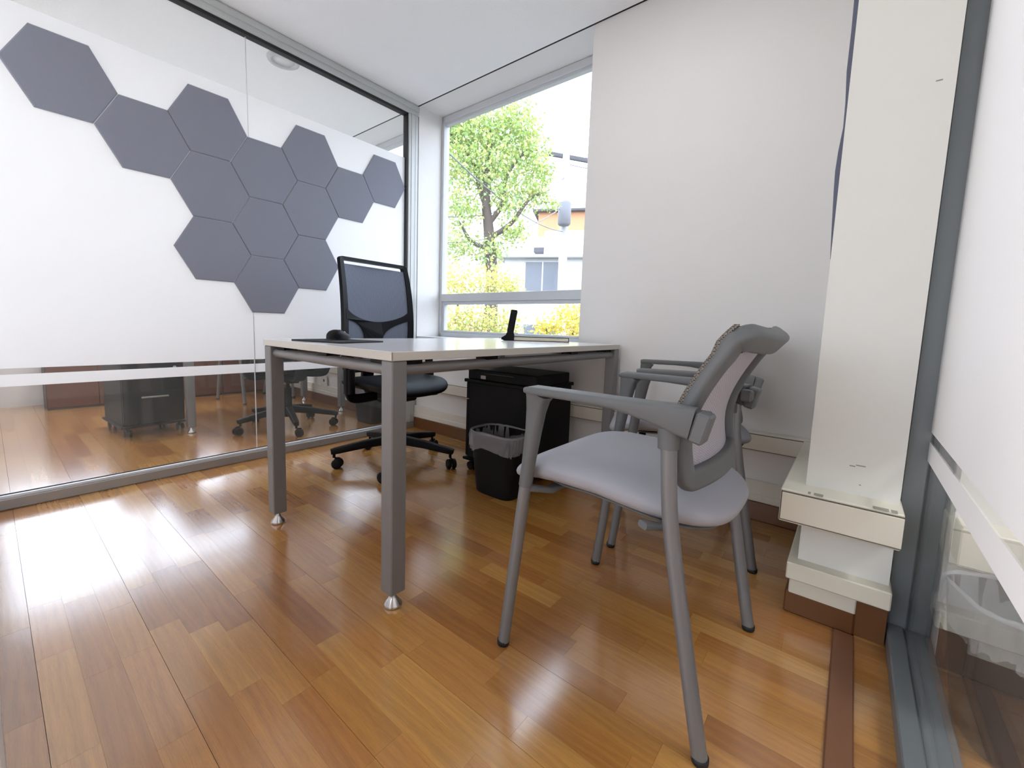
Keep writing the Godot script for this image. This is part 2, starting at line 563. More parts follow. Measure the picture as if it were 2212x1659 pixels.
# ==================================================================== room shell
func shell():
	# the window wall: solid piers, parapets below the alcoves, lintels above
	var st := mb()
	var alcoves := [[-2.6, -1.19], [-4.16, -2.75], [0.75, 2.2]]
	var edges := [-5.6]
	alcoves.sort_custom(func(a, b): return a[0] < b[0])
	var z := -5.6
	for a in alcoves:
		bx(XR, 2.416, -0.1, 2.6, z, a[0], 0.0, st)
		bx(XR, 2.416, -0.1, 0.705, a[0], a[1], 0.0, st)
		bx(XR + 0.001, 2.416, 2.397, 2.6, a[0], a[1], 0.0, st)
		z = a[1]
	bx(XR, 2.416, -0.1, 2.6, z, 3.2, 0.0, st)
	solo("wall_back", st, M.wall, "white plastered window wall behind the desk and the grey armchairs", "wall", "", "structure")
	# far wall of the next bay with its wide window
	st = mb()
	bx(-1.8, XR, -0.1, 0.74, -5.7, -5.42, 0.0, st)
	bx(-1.8, XR, 2.25, 2.6, -5.7, -5.42, 0.0, st)
	bx(-1.8, -0.05, 0.74, 2.25, -5.7, -5.42, 0.0, st)
	bx(2.0, XR, 0.74, 2.25, -5.7, -5.42, 0.0, st)
	solo("wall_far", st, M.wall, "white far wall of the next office bay seen below the frosted film", "wall", "", "structure")
	solo("wall_near", bx(-1.8, XR, -0.1, 2.6, 2.9, 3.2), M.wall, "white end wall of the office bay behind the right glass", "wall", "", "structure")
	st = mb()
	bx(-1.9, -1.7, -0.1, 0.7, -5.7, 3.2, 0.0, st)
	bx(-1.9, -1.7, 2.25, 2.6, -5.7, 3.2, 0.0, st)
	bx(-1.9, -1.7, 0.7, 2.25, -5.7, -2.9, 0.0, st)
	bx(-1.9, -1.7, 0.7, 2.25, -0.3, 3.2, 0.0, st)
	solo("wall_corridor", st, M.wall, "white corridor wall behind the viewer", "wall", "", "structure")
	# front wall with door opening, its jamb just shows at the left edge
	st = mb()
	bx(-0.1, -0.03, 0, CEIL, -5.42, ZL - 0.072, 0.0, st)
	bx(-0.1, -0.03, 0, 0.06, ZL - 0.072, -0.95, 0.0, st)
	bx(-0.1, -0.03, 2.3, CEIL, ZL - 0.072, -0.95, 0.0, st)
	bx(-0.1, -0.03, 2.1, CEIL, -0.95, 0.2, 0.0, st)
	bx(-0.1, -0.03, 0, CEIL, 0.2, 2.9, 0.0, st)
	solo("wall_front", st, M.wall, "white front wall with the doorway the viewer stands in", "wall", "", "structure")
	var fg := thing("window_5", "added frosted corridor glazing at the viewer's left, outside the photo", "partition", "", "structure")  # glazing put in so the corridor's light spreads softly
	var gp := part("glass_pane", bx(-0.07, -0.062, 0.06, 2.3, ZL - 0.07, -0.95), M.glass, fg)
	st = mb()
	quad(st, Vector3(-0.058, 0.06, ZL - 0.07), Vector3(-0.058, 2.3, ZL - 0.07), Vector3(-0.058, 2.3, -0.952), Vector3(-0.058, 0.06, -0.952), Vector3(1, 0, 0))
	part("frosted_film", st, M.film, gp)
	solo("door_frame", bx(-0.11, -0.019, 0, 2.1, -0.95, -0.89, 0.004), M.alu_white, "white door jamb, a thin sliver at the left edge of the photo", "door frame", "", "structure")
	# ceiling with the open joint along the window wall
	var cl := thing("ceiling", "smooth white ceiling with a dark joint along the window wall", "ceiling", "", "structure")
	st = mb()
	bx(-1.7, XR - 0.013, CEIL, 2.43, -5.42, 2.9, 0.0, st)
	bx(-1.9, 2.416, 2.43, 2.62, -5.7, 3.2, 0.0, st)
	part("ceiling_board", st, M.ceil, cl)
	part("joint", bx(XR - 0.013, XR + 0.0005, 2.3895, 2.43, -5.42, 2.9), M.dark_gap, cl)
	# cable trunking along the window wall
	var t := thing("trim_1", "white cable trunking along the window wall, broken by the column", "trunking", "", "structure")
	for seg in [[-5.42, -0.07], [0.46, 2.9]]:
		st = mb()
		bx(2.085, XR, 0.308, 0.391, seg[0], seg[1], 0.003, st)
		part("body", st, M.trunk, t)
		part("cover", bx(2.081, 2.086, 0.317, 0.382, seg[0], seg[1], 0.001), M.trunk, t)
		part("shadow_gap", bx(2.0835, 2.0862, 0.3135, 0.3855, seg[0], seg[1]), M.joint_shade, t)  # shadow round the cover, built as a dark strip
	var so := thing("wall_socket", "white wall socket under the trunking behind the left glass", "socket")
	part("plate", bx(2.075, 2.084, 0.155, 0.265, -4.05, -3.93, 0.003), M.trunk, so)
	var hole := mb()
	lathe(hole, Vector3(2.0745, 0.222, -3.985), [Vector2(0, 0.0022), Vector2(0.013, 0.0022), Vector2(0.015, 0)], 16, Basis(Vector3(0, 0, 1), PI / 2))
	part("outlet", hole, M.rubber, so)
	so.position.x = 0.033
	t = thing("baseboard_back", "white lower skirting with wooden baseboard along the window wall", "baseboard", "", "structure")
	for seg in [[-5.42, -0.07], [0.46, 2.9]]:
		part("skirting", bx(2.112, XR, 0.083, 0.174, seg[0], seg[1], 0.004), M.trunk, t)
		part("skirting_lip", bx(2.108, XR, 0.083, 0.118, seg[0], seg[1], 0.003), M.trunk, t)
		part("baseboard", bx(2.106, XR, 0, 0.082, seg[0], seg[1], 0.003), M.skirting, t)

func glass_wall(t: Node3D, x0: float, x1: float, zg: float, joints: Array, fz: float, film_top: float):
	# panes, frosted film with a clear stripe; fz = side of the film
	var xs := [x0] + joints + [x1]
	for i in xs.size() - 1:
		var pn := part("glass_pane", bx(xs[i] + 0.0015, xs[i + 1] - 0.0015, 0.045, 2.32, zg - 0.004, zg + 0.004), M.glass, t)
		for b in [[0.578, film_top, "frosted_film"], [0.504, 0.553, "frosted_band"]]:
			var st := mb()
			quad(st, Vector3(xs[i] + 0.002, b[0], zg + fz), Vector3(xs[i + 1] - 0.002, b[0], zg + fz), Vector3(xs[i + 1] - 0.002, b[1], zg + fz), Vector3(xs[i] + 0.002, b[1], zg + fz), Vector3(0, 0, 1))
			part(b[2], st, M.film, pn)
	for j in joints:
		part("pane_joint", bx(j - 0.0014, j + 0.0014, 0.05, 2.3, zg - 0.0035, zg + 0.0042), M.alu_white, t)

func left_partition():
	var t := thing("wall_left", "left glass partition with frosted film, clear stripe and aluminium frame", "partition", "", "structure")
	glass_wall(t, -0.03, 2.03, ZG, [0.977], 0.0055, 2.005)
	var st := mb()
	bx(-0.03, XR, 0.0, 0.047, ZL - 0.072, ZL, 0.004, st)
	part("bottom_rail", st, M.alu_rail_shaded, t)
	part("rail_lip", bx(-0.03, 2.03, 0.047, 0.058, ZL - 0.026, ZL - 0.008, 0.001), M.alu_white, t)
	part("gasket", bx(-0.03, 2.03, 0.046, 0.061, ZG + 0.0045, ZL - 0.0265), M.rubber, t)
	st = mb()
	bx(-0.03, XR, 2.312, CEIL, ZL - 0.072, ZL, 0.004, st)
	bx(-0.03, XR, 2.345, 2.378, ZL, ZL + 0.006, 0.002, st)
	part("header", st, M.alu, t)
	part("gasket", bx(-0.03, 2.03, 2.296, 2.313, ZG - 0.01, ZL - 0.008), M.rubber, t)
	st = mb()
	bx(2.036, 2.122, 0.047, 2.312, ZL - 0.072, ZL, 0.004, st)
	bx(2.058, 2.066, 0.047, 2.312, ZL, ZL + 0.004, 0.001, st)
	bx(2.096, 2.1, 0.047, 2.36, ZL, ZL + 0.002, 0.0, st)
	part("end_post", st, M.alu, t)
	part("gasket", bx(2.022, 2.037, 0.05, 2.312, ZG - 0.01, ZL - 0.008), M.rubber, t)

func right_partition():
	var t := thing("wall_right", "right glass partition with frosted film, clear stripe and grey frame", "partition", "", "structure")
	glass_wall(t, -0.03, 1.535, ZR + 0.02, [], -0.0055, 2.312)
	var st := mb()
	bx(1.52, 1.6, 0.0, CEIL, 0.132, 0.177, 0.003, st)
	bx(1.535, 1.6, 0.0, CEIL, 0.177, 0.225, 0.003, st)
	bx(1.6, 2.13, 0.0, CEIL, 0.13, 0.225, 0.003, st)
	part("end_post", st, M.alu_dark, t)
	part("gasket", bx(1.521, 1.534, 0.04, 2.31, 0.1775, 0.181), M.rubber, t)
	st = mb()
	bx(-0.03, 1.52, 0.0, 0.045, 0.137, 0.172, 0.003, st)
	bx(-0.03, 1.535, 0.0, 0.036, 0.172, 0.225, 0.002, st)
	part("bottom_rail", st, M.alu_dark, t)
	part("header", bx(-0.03, 1.52, 2.312, CEIL, 0.137, 0.225, 0.003), M.alu_dark, t)

func column():
	var t := thing("column", "white square column with boxed cable trunking beside the right partition", "column", "", "structure")
	var st := mb()
	bx(1.473, XR, 0, CEIL, -0.068, 0.129, 0.0, st)
	bx(1.473, XR, 0, CEIL, 0.227, 0.45, 0.0, st)
	part("shaft", st, M.column, t)
	# gap shadow behind the column's loose wall covering, built as a dark strip
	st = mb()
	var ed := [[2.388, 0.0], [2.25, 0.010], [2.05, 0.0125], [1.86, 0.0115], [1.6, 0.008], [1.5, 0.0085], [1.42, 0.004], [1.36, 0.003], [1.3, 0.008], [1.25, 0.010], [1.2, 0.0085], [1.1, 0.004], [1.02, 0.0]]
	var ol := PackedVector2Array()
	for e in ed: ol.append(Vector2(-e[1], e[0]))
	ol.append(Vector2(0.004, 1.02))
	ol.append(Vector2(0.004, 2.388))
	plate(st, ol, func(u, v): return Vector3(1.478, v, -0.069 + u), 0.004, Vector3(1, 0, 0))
	part("peel_gap_shadow", st, M.gap_shade, t)
	# trunking box round the column
	part("trunking", bx(1.391, 2.085, 0.295, 0.388, -0.118, 0.134, 0.003), M.trunk_col, t)
	part("trunking_cover", bx(1.386, 1.392, 0.303, 0.379, -0.114, 0.134, 0.001), M.trunk_col, t)
	part("trunking_joint", bx(1.3885, 1.3915, 0.300, 0.3825, -0.1165, 0.134), M.joint_shade, t)
	part("lower_trunking", bx(1.43, XR, 0.117, 0.166, -0.09, 0.134, 0.003), M.trunk_col, t)
	part("plinth", bx(1.462, XR, 0.06, 0.118, -0.082, 0.07, 0.003), M.trunk_col, t)
	part("baseboard", bx(1.462, XR, 0, 0.066, -0.09, 0.07, 0.004), M.skirting, t)
	part("lower_baseboard", bx(1.4705, XR, 0, 0.118, 0.07, 0.134, 0.001), M.skirting, t)
	# the same boxing goes on round the column in the next bay
	part("trunking", bx(1.391, XR, 0.295, 0.388, 0.228, 0.5, 0.003), M.trunk_col, t)
	part("lower_trunking", bx(1.43, XR, 0.117, 0.166, 0.228, 0.475, 0.003), M.trunk_col, t)
	part("baseboard", bx(1.462, XR, 0, 0.117, 0.228, 0.462, 0.004), M.skirting, t)
	# scuffs and grime where the trunking meets the shaft
	st = mb()
	for s in [[0.09, 0.1, 0.391, 0.0], [0.115, 0.012, 0.392, 0.0], [-0.055, 0.006, 0.39, 0.0], [-0.035, 0.02, 0.3885, 0.0]]:
		box(st, Vector3(1.4, 0.3885, s[0]), Vector3(0.02, 0.0008, minf(s[1], 0.03)), 0.0002)
	for s in [[0.47, 0.045, 0.02], [0.466, 0.028, 0.012], [0.418, 0.048, 0.004], [1.42, 0.1, 0.012]]:
		box(st, Vector3(1.4728, s[0], s[1]), Vector3(0.0008, 0.003, s[2]), 0.0002)
	part("scuff_mark", st, M.scuff, t)
	var th := thing("trim_2", "reddish brown threshold strip on the floor along the right partition", "threshold", "", "structure")
	part("threshold_strip", bx(-0.03, 1.455, 0.0, 0.008, 0.027, 0.073, 0.003), M.threshold, th)

func window_unit(called: String, label: String, w: float) -> Node3D:
	# origin at the sill's middle, inside face towards -x
	var t := thing(called, label, "window", "", "structure")
	var st := mb()
	for s in [-1, 1]: bx(0.0, 0.06, 0.0, 1.69, s * w * 0.5, s * (w * 0.5 - 0.028), 0.003, st)
	bx(0.0, 0.06, 1.645, 1.69, -w * 0.5, w * 0.5, 0.003, st)
	bx(0.012, 0.05, 1.628, 1.647, -w * 0.5, w * 0.5, 0.002, st)
	bx(0.0, 0.06, 0.0, 0.04, -w * 0.5, w * 0.5, 0.003, st)
	part("frame", st, M.white_frame, t)
	st = mb()
	bx(-0.004, 0.06, 0.285, 0.345, -w * 0.5 + 0.02, w * 0.5 - 0.02, 0.003, st)
	bx(0.008, 0.05, 0.262, 0.286, -w * 0.5 + 0.02, w * 0.5 - 0.02, 0.002, st)
	part("transom", st, M.white_frame, t)
	part("shadow_line", bx(0.005, 0.05, 0.2845, 0.2865, -w * 0.5 + 0.02, w * 0.5 - 0.02), M.joint_shade, t)  # shadow under the transom, built as a thin dark strip
	st = mb()
	for s in [-1, 1]: bx(0.01, 0.05, 0.04, 0.265, s * (w * 0.5 - 0.027), s * (w * 0.5 - 0.05), 0.002, st)
	bx(0.01, 0.05, 0.04, 0.058, -w * 0.5 + 0.03, w * 0.5 - 0.03, 0.002, st)
	part("sash", st, M.white_frame, t)
	part("pane", bx(0.028, 0.034, 0.34, 1.645, -w * 0.5 + 0.02, w * 0.5 - 0.02), M.glass, t)
	part("pane", bx(0.028, 0.034, 0.05, 0.265, -w * 0.5 + 0.03, w * 0.5 - 0.03), M.glass, t)
	return t

func windows():
	var a := window_unit("window_1", "window with grey transom behind the desk, trees outside", 1.41)
	a.position = Vector3(2.354, 0.705, -1.895)
	var b: Node3D = a.duplicate()
	b.name = "window_2"
	add_child(b)
	b.set_meta("label", "window of the office bay behind the left glass partition")
	b.position = Vector3(2.354, 0.705, -3.455)
	var c: Node3D = a.duplicate()
	c.name = "window_3"
	add_child(c)
	c.set_meta("label", "window of the office bay behind the right glass partition")
	c.position = Vector3(2.354, 0.705, 1.475)
	var t := thing("window_4", "wide window in the far wall of the next office bay", "window", "", "structure")
	var st := mb()
	bx(-0.05, 2.0, 0.74, 0.8, -5.56, -5.5, 0.003, st)
	bx(-0.05, 2.0, 2.19, 2.25, -5.56, -5.5, 0.003, st)
	for x in [-0.05, 0.96, 1.95]: bx(x, x + 0.05, 0.8, 2.19, -5.56, -5.5, 0.003, st)
	part("frame", st, M.white_frame, t)
	part("pane", bx(0.0, 0.96, 0.8, 2.19, -5.535, -5.53), M.glass, t)
	part("pane", bx(1.01, 1.95, 0.8, 2.19, -5.535, -5.53), M.glass, t)
	t = thing("window_6", "added corridor window behind the viewer to let in fill light, outside the photo", "window", "", "structure")  # window added in the corridor wall to bring in more daylight
	st = mb()
	for yy in [0.7, 2.2]: bx(-1.84, -1.78, yy, yy + 0.05, -2.9, -0.3, 0.003, st)
	for zz in [-2.9, -2.05, -1.2, -0.35]: bx(-1.84, -1.78, 0.75, 2.2, zz, zz + 0.05, 0.003, st)
	part("frame", st, M.white_frame, t)
	for k in 3: part("pane", bx(-1.814, -1.808, 0.75, 2.2, -2.85 + 0.85 * k, -2.05 + 0.85 * k), M.glass, t)
	solo("trim_3", bx(2.1305, 2.352, 0.7, 0.712, -2.599, -1.191), M.white_frame, "white window sill board behind the desk", "sill", "", "structure")

# ==================================================================== floor
func floor_planks():
	var imgs := [wood_image(11), wood_image(29)]
	var tones := [Color(0.796, 0.591, 0.326), Color(0.765, 0.561, 0.299), Color(0.826, 0.630, 0.361), Color(0.745, 0.532, 0.282), Color(0.683, 0.468, 0.242), Color(0.745, 0.522, 0.295), Color(0.806, 0.611, 0.343), Color(0.724, 0.507, 0.264), Color(0.780, 0.571, 0.312), Color(0.785, 0.571, 0.317)]
	var mats := []
	for i in 20:
		var m := mat(tones[i % tones.size()], 0.2, 0.0, 0.7)
		m.clearcoat_enabled = true
		m.clearcoat = 1.0
		m.clearcoat_roughness = 0.16
		m.albedo_texture = imgs[i % 2]
		triplanar(m, 1.0)
		m.uv1_scale = Vector3(2.6, 2.6, 1.0)
		m.uv1_offset = Vector3(i * 0.37, 0, i * 0.61)
		m.uv1_triplanar_sharpness = 8.0
		mats.append(m)
	var fl := thing("floor", "glossy three-strip wooden laminate floor", "floor", "", "structure")
	part("subfloor", bx(-1.9, 2.41, -0.2, -0.012, -5.7, 3.2), M.dark_gap, fl)
	var vm := mat(Color.WHITE, 0.2, 0.0, 0.7)
	vm.clearcoat_enabled = true
	vm.clearcoat = 1.0
	vm.clearcoat_roughness = 0.16
	vm.vertex_color_use_as_albedo = true
	vm.albedo_texture = imgs[0]
	triplanar(vm, 1.0)
	vm.uv1_scale = Vector3(2.6, 2.6, 1.0)
	var rest := mb()
	var near := 0
	var w := 0.1951
	for b in range(-9, 11):
		for s in 3:
			var x0 := 0.0285 + b * w + s * w / 3.0
			var x1 := minf(x0 + w / 3.0, XR)
			if x0 >= XR - 0.005: continue
			# board ends (all three strips share them), then blocks between
			for zone in [[-5.42, ZL - 0.03], [ZL - 0.03, 0.0275], [0.0725, 2.9]]:
				var z: float = zone[0]
				var k := 0
				rng.seed = hash([b, s, zone[0], 5])
				z -= rng.randf() * 0.3
				while z < zone[1]:
					var l := rng.randf_range(0.24, 0.5)
					var za := maxf(z, zone[0])
					var zb := minf(z + l, zone[1])
					if zone[1] - zb < 0.06: zb = zone[1]
					z = zb if zb < zone[1] else zone[1] + 1.0
					if zb - za < 0.01: continue
					var ga := 0.0004 if s == 0 else 0.0001
					var gb := 0.0004 if s == 2 else 0.0001
					var ti := rng.randi() % 20
					var mine: bool = x0 > -0.25 and zone[0] < -1.0 and zone[1] < 1.0 and zone[0] > -3.0
					if mine and near < 300:
						near += 1
						part("plank", bx(x0 + ga, x1 - gb, -0.012, 0.0, za + 0.00015, zb - 0.00015), mats[ti], fl)
					else:
						rest.set_color((tones[ti % tones.size()] as Color).srgb_to_linear())
						bx(x0 + ga, x1 - gb, -0.012, 0.0, za + 0.00015, zb - 0.00015, 0.0, rest)
	var o := part("planks_beyond", rest, vm, fl)
	o.set_meta("kind", "stuff")
	print("planks ", near)

# ==================================================================== wall panels
func panels():
	var names := {
		Vector2i(0, 0): "dark grey hexagonal felt panel, leftmost and largest in the photo",
		Vector2i(1, -1): "grey hexagonal felt panel touching the lower right side of the leftmost one",
		Vector2i(2, 0): "grey hexagonal felt panel at the top, second peak from the left",
		Vector2i(2, -2): "grey hexagonal felt panel directly below the second peak",
		Vector2i(2, -4): "grey hexagonal felt panel at the lower left corner of the cluster",
		Vector2i(3, -1): "grey hexagonal felt panel, upper one of the column between the two middle peaks",
		Vector2i(3, -3): "grey hexagonal felt panel in the middle of the cluster, ringed by six others",
		Vector2i(3, -5): "grey hexagonal felt panel hanging lowest of all",
		Vector2i(4, 0): "grey hexagonal felt panel at the top, third peak from the left",
		Vector2i(4, -2): "pale grey hexagonal felt panel directly below the third peak",
		Vector2i(4, -4): "pale grey hexagonal felt panel just left of the swivel chair's backrest",
		Vector2i(5, -1): "pale grey hexagonal felt panel, last but one towards the window",
		Vector2i(6, 0): "pale grey hexagonal felt panel nearest the window, rightmost of all"}
	var shared: ArrayMesh = null
	for k in names:
		var o := MeshInstance3D.new()
		o.name = numbered("acoustic_panel")
		if shared == null:
			var st := mb()
			var hx := []
			for r in [1.0, 1.0, 0.972]:
				var ring := []
				for i in 6:
					var a := PI / 3 * i
					ring.append(Vector2(cos(a) * 0.1742 * r, sin(a) * 0.1807 * r))
				hx.append(ring)
			var zz := [0.0, 0.0075, 0.0105]
			for L in 2:
				for i in 6:
					var j := (i + 1) % 6
					var a: Vector2 = hx[L][i]
					var b: Vector2 = hx[L][j]
					var c: Vector2 = hx[L + 1][j]
					var d: Vector2 = hx[L + 1][i]
					quad(st, Vector3(a.x, a.y, zz[L]), Vector3(b.x, b.y, zz[L]), Vector3(c.x, c.y, zz[L + 1]), Vector3(d.x, d.y, zz[L + 1]), Vector3(a.x + b.x, a.y + b.y, 0.1 * L))
			for i in 6:
				var a: Vector2 = hx[2][i]
				var b: Vector2 = hx[2][(i + 1) % 6]
				tri(st, Vector3(0, 0, zz[2]), Vector3(a.x, a.y, zz[2]), Vector3(b.x, b.y, zz[2]), Vector3(0, 0, 1))
			shared = done(st)
			shared.surface_set_material(0, M.felt)
		o.mesh = shared
		add_child(o)
		o.position = Vector3(0.267 + 0.2636 * k.x, 1.787 + 0.1572 * k.y, ZG + 0.0062)
		tag(o, names[k], "wall panel", "hexagonal felt panels on the left glass")

# ==================================================================== desk
func make_desk(w: float, d: float, label: String) -> Node3D:
	var t := thing("desk", label, "desk", "white desks with grey legs")
	var hw := w * 0.5
	var hd := d * 0.5
	part("tabletop", bx(-hw + 0.002, hw - 0.002, 0.711, DESK, -hd + 0.002, hd - 0.002, 0.0015), M.desk_top, t)
	var st := mb()
	bx(-hw, hw, 0.7105, 0.7345, hd - 0.003, hd, 0.001, st)
	bx(-hw, hw, 0.7105, 0.7345, -hd, -hd + 0.003, 0.001, st)
	bx(-hw, -hw + 0.003, 0.7105, 0.7345, -hd, hd, 0.001, st)
	bx(hw - 0.003, hw, 0.7105, 0.7345, -hd, hd, 0.001, st)
	part("edge_band", st, M.desk_edge, t)
	for sx in [-1, 1]:
		for sz in [-1, 1]:
			var lx: float = sx * (hw - 0.027)
			var lz: float = sz * (hd - 0.027)
			var leg := part("leg", bx(lx - 0.025, lx + 0.025, 0.045, 0.71, lz - 0.025, lz + 0.025, 0.003), M.desk_metal, t)
			st = mb()
			lathe(st, Vector3(lx, 0, lz), [Vector2(0.0, 0.046), Vector2(0.009, 0.046), Vector2(0.009, 0.033), Vector2(0.012, 0.026), Vector2(0.025, 0.009), Vector2(0.026, 0.003), Vector2(0.024, 0.0), Vector2(0, 0)], 28)
			part("levelling_foot", st, M.chrome, leg)
	# rails: a rounded bar between the legs, 12 mm clear of the top
	var pr := PackedVector2Array()
	for i in 15:
		var a := PI * i / 14.0
		pr.append(Vector2(sin(a) * 0.018, cos(a) * 0.0165))
	pr.append(Vector2(-0.016, -0.0165))
	pr.append(Vector2(-0.016, 0.0165))
	for s in [-1, 1]:
		st = mb()
		var p1 := PackedVector2Array()
		for q in pr: p1.append(Vector2(q.x * s, q.y))
		sweep(st, [Vector3(-hw + 0.05, 0.683, s * (hd - 0.03)), Vector3(hw - 0.05, 0.683, s * (hd - 0.03))], [p1])
		part("rail", st, M.desk_metal, t)
		st = mb()
		sweep(st, [Vector3(s * (hw - 0.03), 0.683, hd - 0.05), Vector3(s * (hw - 0.03), 0.683, -hd + 0.05)], [p1])
		part("rail", st, M.desk_metal, t)
	for x in [-hw + 0.09, -0.28, 0.28, hw - 0.09]:
		part("bracket", bx(x - 0.03, x + 0.03, 0.697, 0.711, hd - 0.07, hd - 0.02, 0.001), M.black, t)
		part("bracket", bx(x - 0.03, x + 0.03, 0.697, 0.711, -hd + 0.02, -hd + 0.07, 0.001), M.black, t)
	for z in [-hd + 0.1, 0.0, hd - 0.1]:
		part("bracket", bx(-hw + 0.02, -hw + 0.07, 0.697, 0.711, z - 0.03, z + 0.03, 0.001), M.black, t)
		part("bracket", bx(hw - 0.07, hw - 0.02, 0.697, 0.711, z - 0.03, z + 0.03, 0.001), M.black, t)
	return t

# ==================================================================== swivel chair (faces +z, origin under the column)
func make_task_chair(label: String) -> Node3D:
	var t := thing("swivel_chair", label, "office chair", "black swivel chairs")
	var st := mb()
	lathe(st, Vector3.ZERO, [Vector2(0, 0.165), Vector2(0.032, 0.165), Vector2(0.045, 0.15), Vector2(0.047, 0.1), Vector2(0.04, 0.085), Vector2(0, 0.085)], 24)
	part("hub", st, M.black, t)
	for k in 5:
		var a := deg_to_rad(64 + 72 * k)
		var dir := Vector3(cos(a), 0, sin(a))
		st = mb()
		var p := [dir * 0.03 + Vector3.UP * 0.138, dir * 0.18 + Vector3.UP * 0.122, dir * 0.325 + Vector3.UP * 0.098, dir * 0.352 + Vector3.UP * 0.094]
		sweep(st, p, [rrect(0.05, 0.05, 0.008), rrect(0.042, 0.042, 0.008), rrect(0.036, 0.034, 0.007), rrect(0.03, 0.028, 0.007)])
		part("base_arm", st, M.black, t)
		# twin-wheel caster, trailing a little
		var c := dir * 0.335
		var sw := Vector3(cos(a + 0.9 + k * 1.3), 0, sin(a + 0.9 + k * 1.3))
		st = mb()
		tube(st, [c + Vector3.UP * 0.085, c + Vector3.UP * 0.06], 0.008, 10)
		var side := Vector3(-sw.z, 0, sw.x)
		var wc := c + sw * 0.018
		box(st, wc + Vector3(0, 0.048, 0), Vector3(0.03, 0.03, 0.012), 0.004, Basis(sw, Vector3.UP, sw.cross(Vector3.UP)))
		var cs := part("caster", st, M.black, t)
		for s in [-1, 1]:
			st = mb()
			lathe(st, wc + Vector3(0, 0.028, 0) + side * s * 0.007, [Vector2(0, 0), Vector2(0.026, 0.0), Vector2(0.028, 0.002), Vector2(0.028, 0.014), Vector2(0.024, 0.018), Vector2(0.012, 0.018), Vector2(0, 0.016)], 24, Basis(Vector3.UP, side * s, Vector3.UP.cross(side * s)))
			part("wheel", st, M.black, cs)
	st = mb()
	lathe(st, Vector3.ZERO, [Vector2(0, 0.385), Vector2(0.014, 0.385), Vector2(0.014, 0.3), Vector2(0.025, 0.3), Vector2(0.026, 0.16), Vector2(0, 0.16)], 20, Basis.IDENTITY, false)
	part("gas_column", st, M.black, t)
	st = mb()
	box(st, Vector3(0, 0.395, -0.02), Vector3(0.16, 0.05, 0.24), 0.012)
	box(st, Vector3(0, 0.37, -0.05), Vector3(0.1, 0.05, 0.14), 0.012)
	tube(st, [Vector3(0.08, 0.395, 0.04), Vector3(0.17, 0.395, 0.05), Vector3(0.24, 0.385, 0.05)], 0.006, 8)
	box(st, Vector3(0.25, 0.383, 0.05), Vector3(0.05, 0.012, 0.03), 0.005)
	# spine from the mechanism up to the backrest
	sweep(st, spline([Vector3(0, 0.385, -0.12), Vector3(0, 0.39, -0.22), Vector3(0, 0.45, -0.275), Vector3(0, 0.6, -0.255), Vector3(0, 0.74, -0.225)]), [rrect(0.08, 0.03, 0.008)], Vector3(0, 0.3, 1))
	part("mechanism", st, M.black, t)
	st = mb()
	pillow(st, 0.255, 0.245, 4.0, func(x, z): return 0.462 + 0.012 * (1.0 - pow(z / 0.25, 2)) - (0.035 * pow((z - 0.12) / 0.13, 2) if z > 0.12 else 0.0) + 0.01 * pow(x / 0.25, 2), 0.03, 0.04, 6.0)
	part("seat", st, M.black_seat, t)
	for s in [-1, 1]:
		st = mb()
		sweep(st, spline([Vector3(s * 0.12, 0.405, -0.02), Vector3(s * 0.235, 0.4, -0.03), Vector3(s * 0.275, 0.425, -0.03), Vector3(s * 0.28, 0.52, -0.03), Vector3(s * 0.28, 0.63, -0.03)]), [rrect(0.05, 0.024, 0.006)], Vector3(0, 0, 1), [], true)
		sweep(st, [Vector3(s * 0.28, 0.43, -0.03), Vector3(s * 0.28, 0.56, -0.03)], [rrect(0.038, 0.062, 0.01)], Vector3(0, 0, 1))
		part("arm_post", st, M.black, t)
		st = mb()
		sweep(st, spline([Vector3(s * 0.28, 0.64, -0.15), Vector3(s * 0.28, 0.645, -0.03), Vector3(s * 0.275, 0.64, 0.1)]), [rrect(0.075, 0.025, 0.012)])
		part("arm_pad", st, M.black, t)
	# backrest: bent frame with a mesh panel, an open slot under the top bar, a Y of plastic behind it
	var zf := func(x, y): return -0.185 - 0.06 * pow((y - 0.78) / 0.4, 2) + (0.035 * pow(x / 0.24, 2))
	var outer := PackedVector2Array()
	var inner := PackedVector2Array()
	var side_o := [Vector2(0.212, 1.166), Vector2(0.226, 1.158), Vector2(0.232, 1.14), Vector2(0.237, 1.05), Vector2(0.241, 0.93), Vector2(0.243, 0.8), Vector2(0.242, 0.7), Vector2(0.234, 0.6), Vector2(0.215, 0.54), Vector2(0.17, 0.52)]
	var side_i := [Vector2(0.2, 1.146), Vector2(0.204, 1.143), Vector2(0.206, 1.13), Vector2(0.208, 1.05), Vector2(0.209, 0.93), Vector2(0.209, 0.8), Vector2(0.207, 0.7), Vector2(0.2, 0.61), Vector2(0.185, 0.57), Vector2(0.155, 0.55)]
	var smo := spline(side_o, 4)
	var smi := spline(side_i, 4)
	for q in smo: outer.append(q)
	for q in smi: inner.append(q)
	for i in smo.size():
		var qo: Vector2 = smo[smo.size() - 1 - i]
		var qi: Vector2 = smi[smi.size() - 1 - i]
		outer.append(Vector2(-qo.x, qo.y))
		inner.append(Vector2(-qi.x, qi.y))
	st = mb()
	var at := func(x, y): return Vector3(x, y, zf.call(x, y))
	ring_plate(st, outer, inner, at, 0.03)
	part("back_frame", st, M.black, t)
	st = mb()
	var N := 10
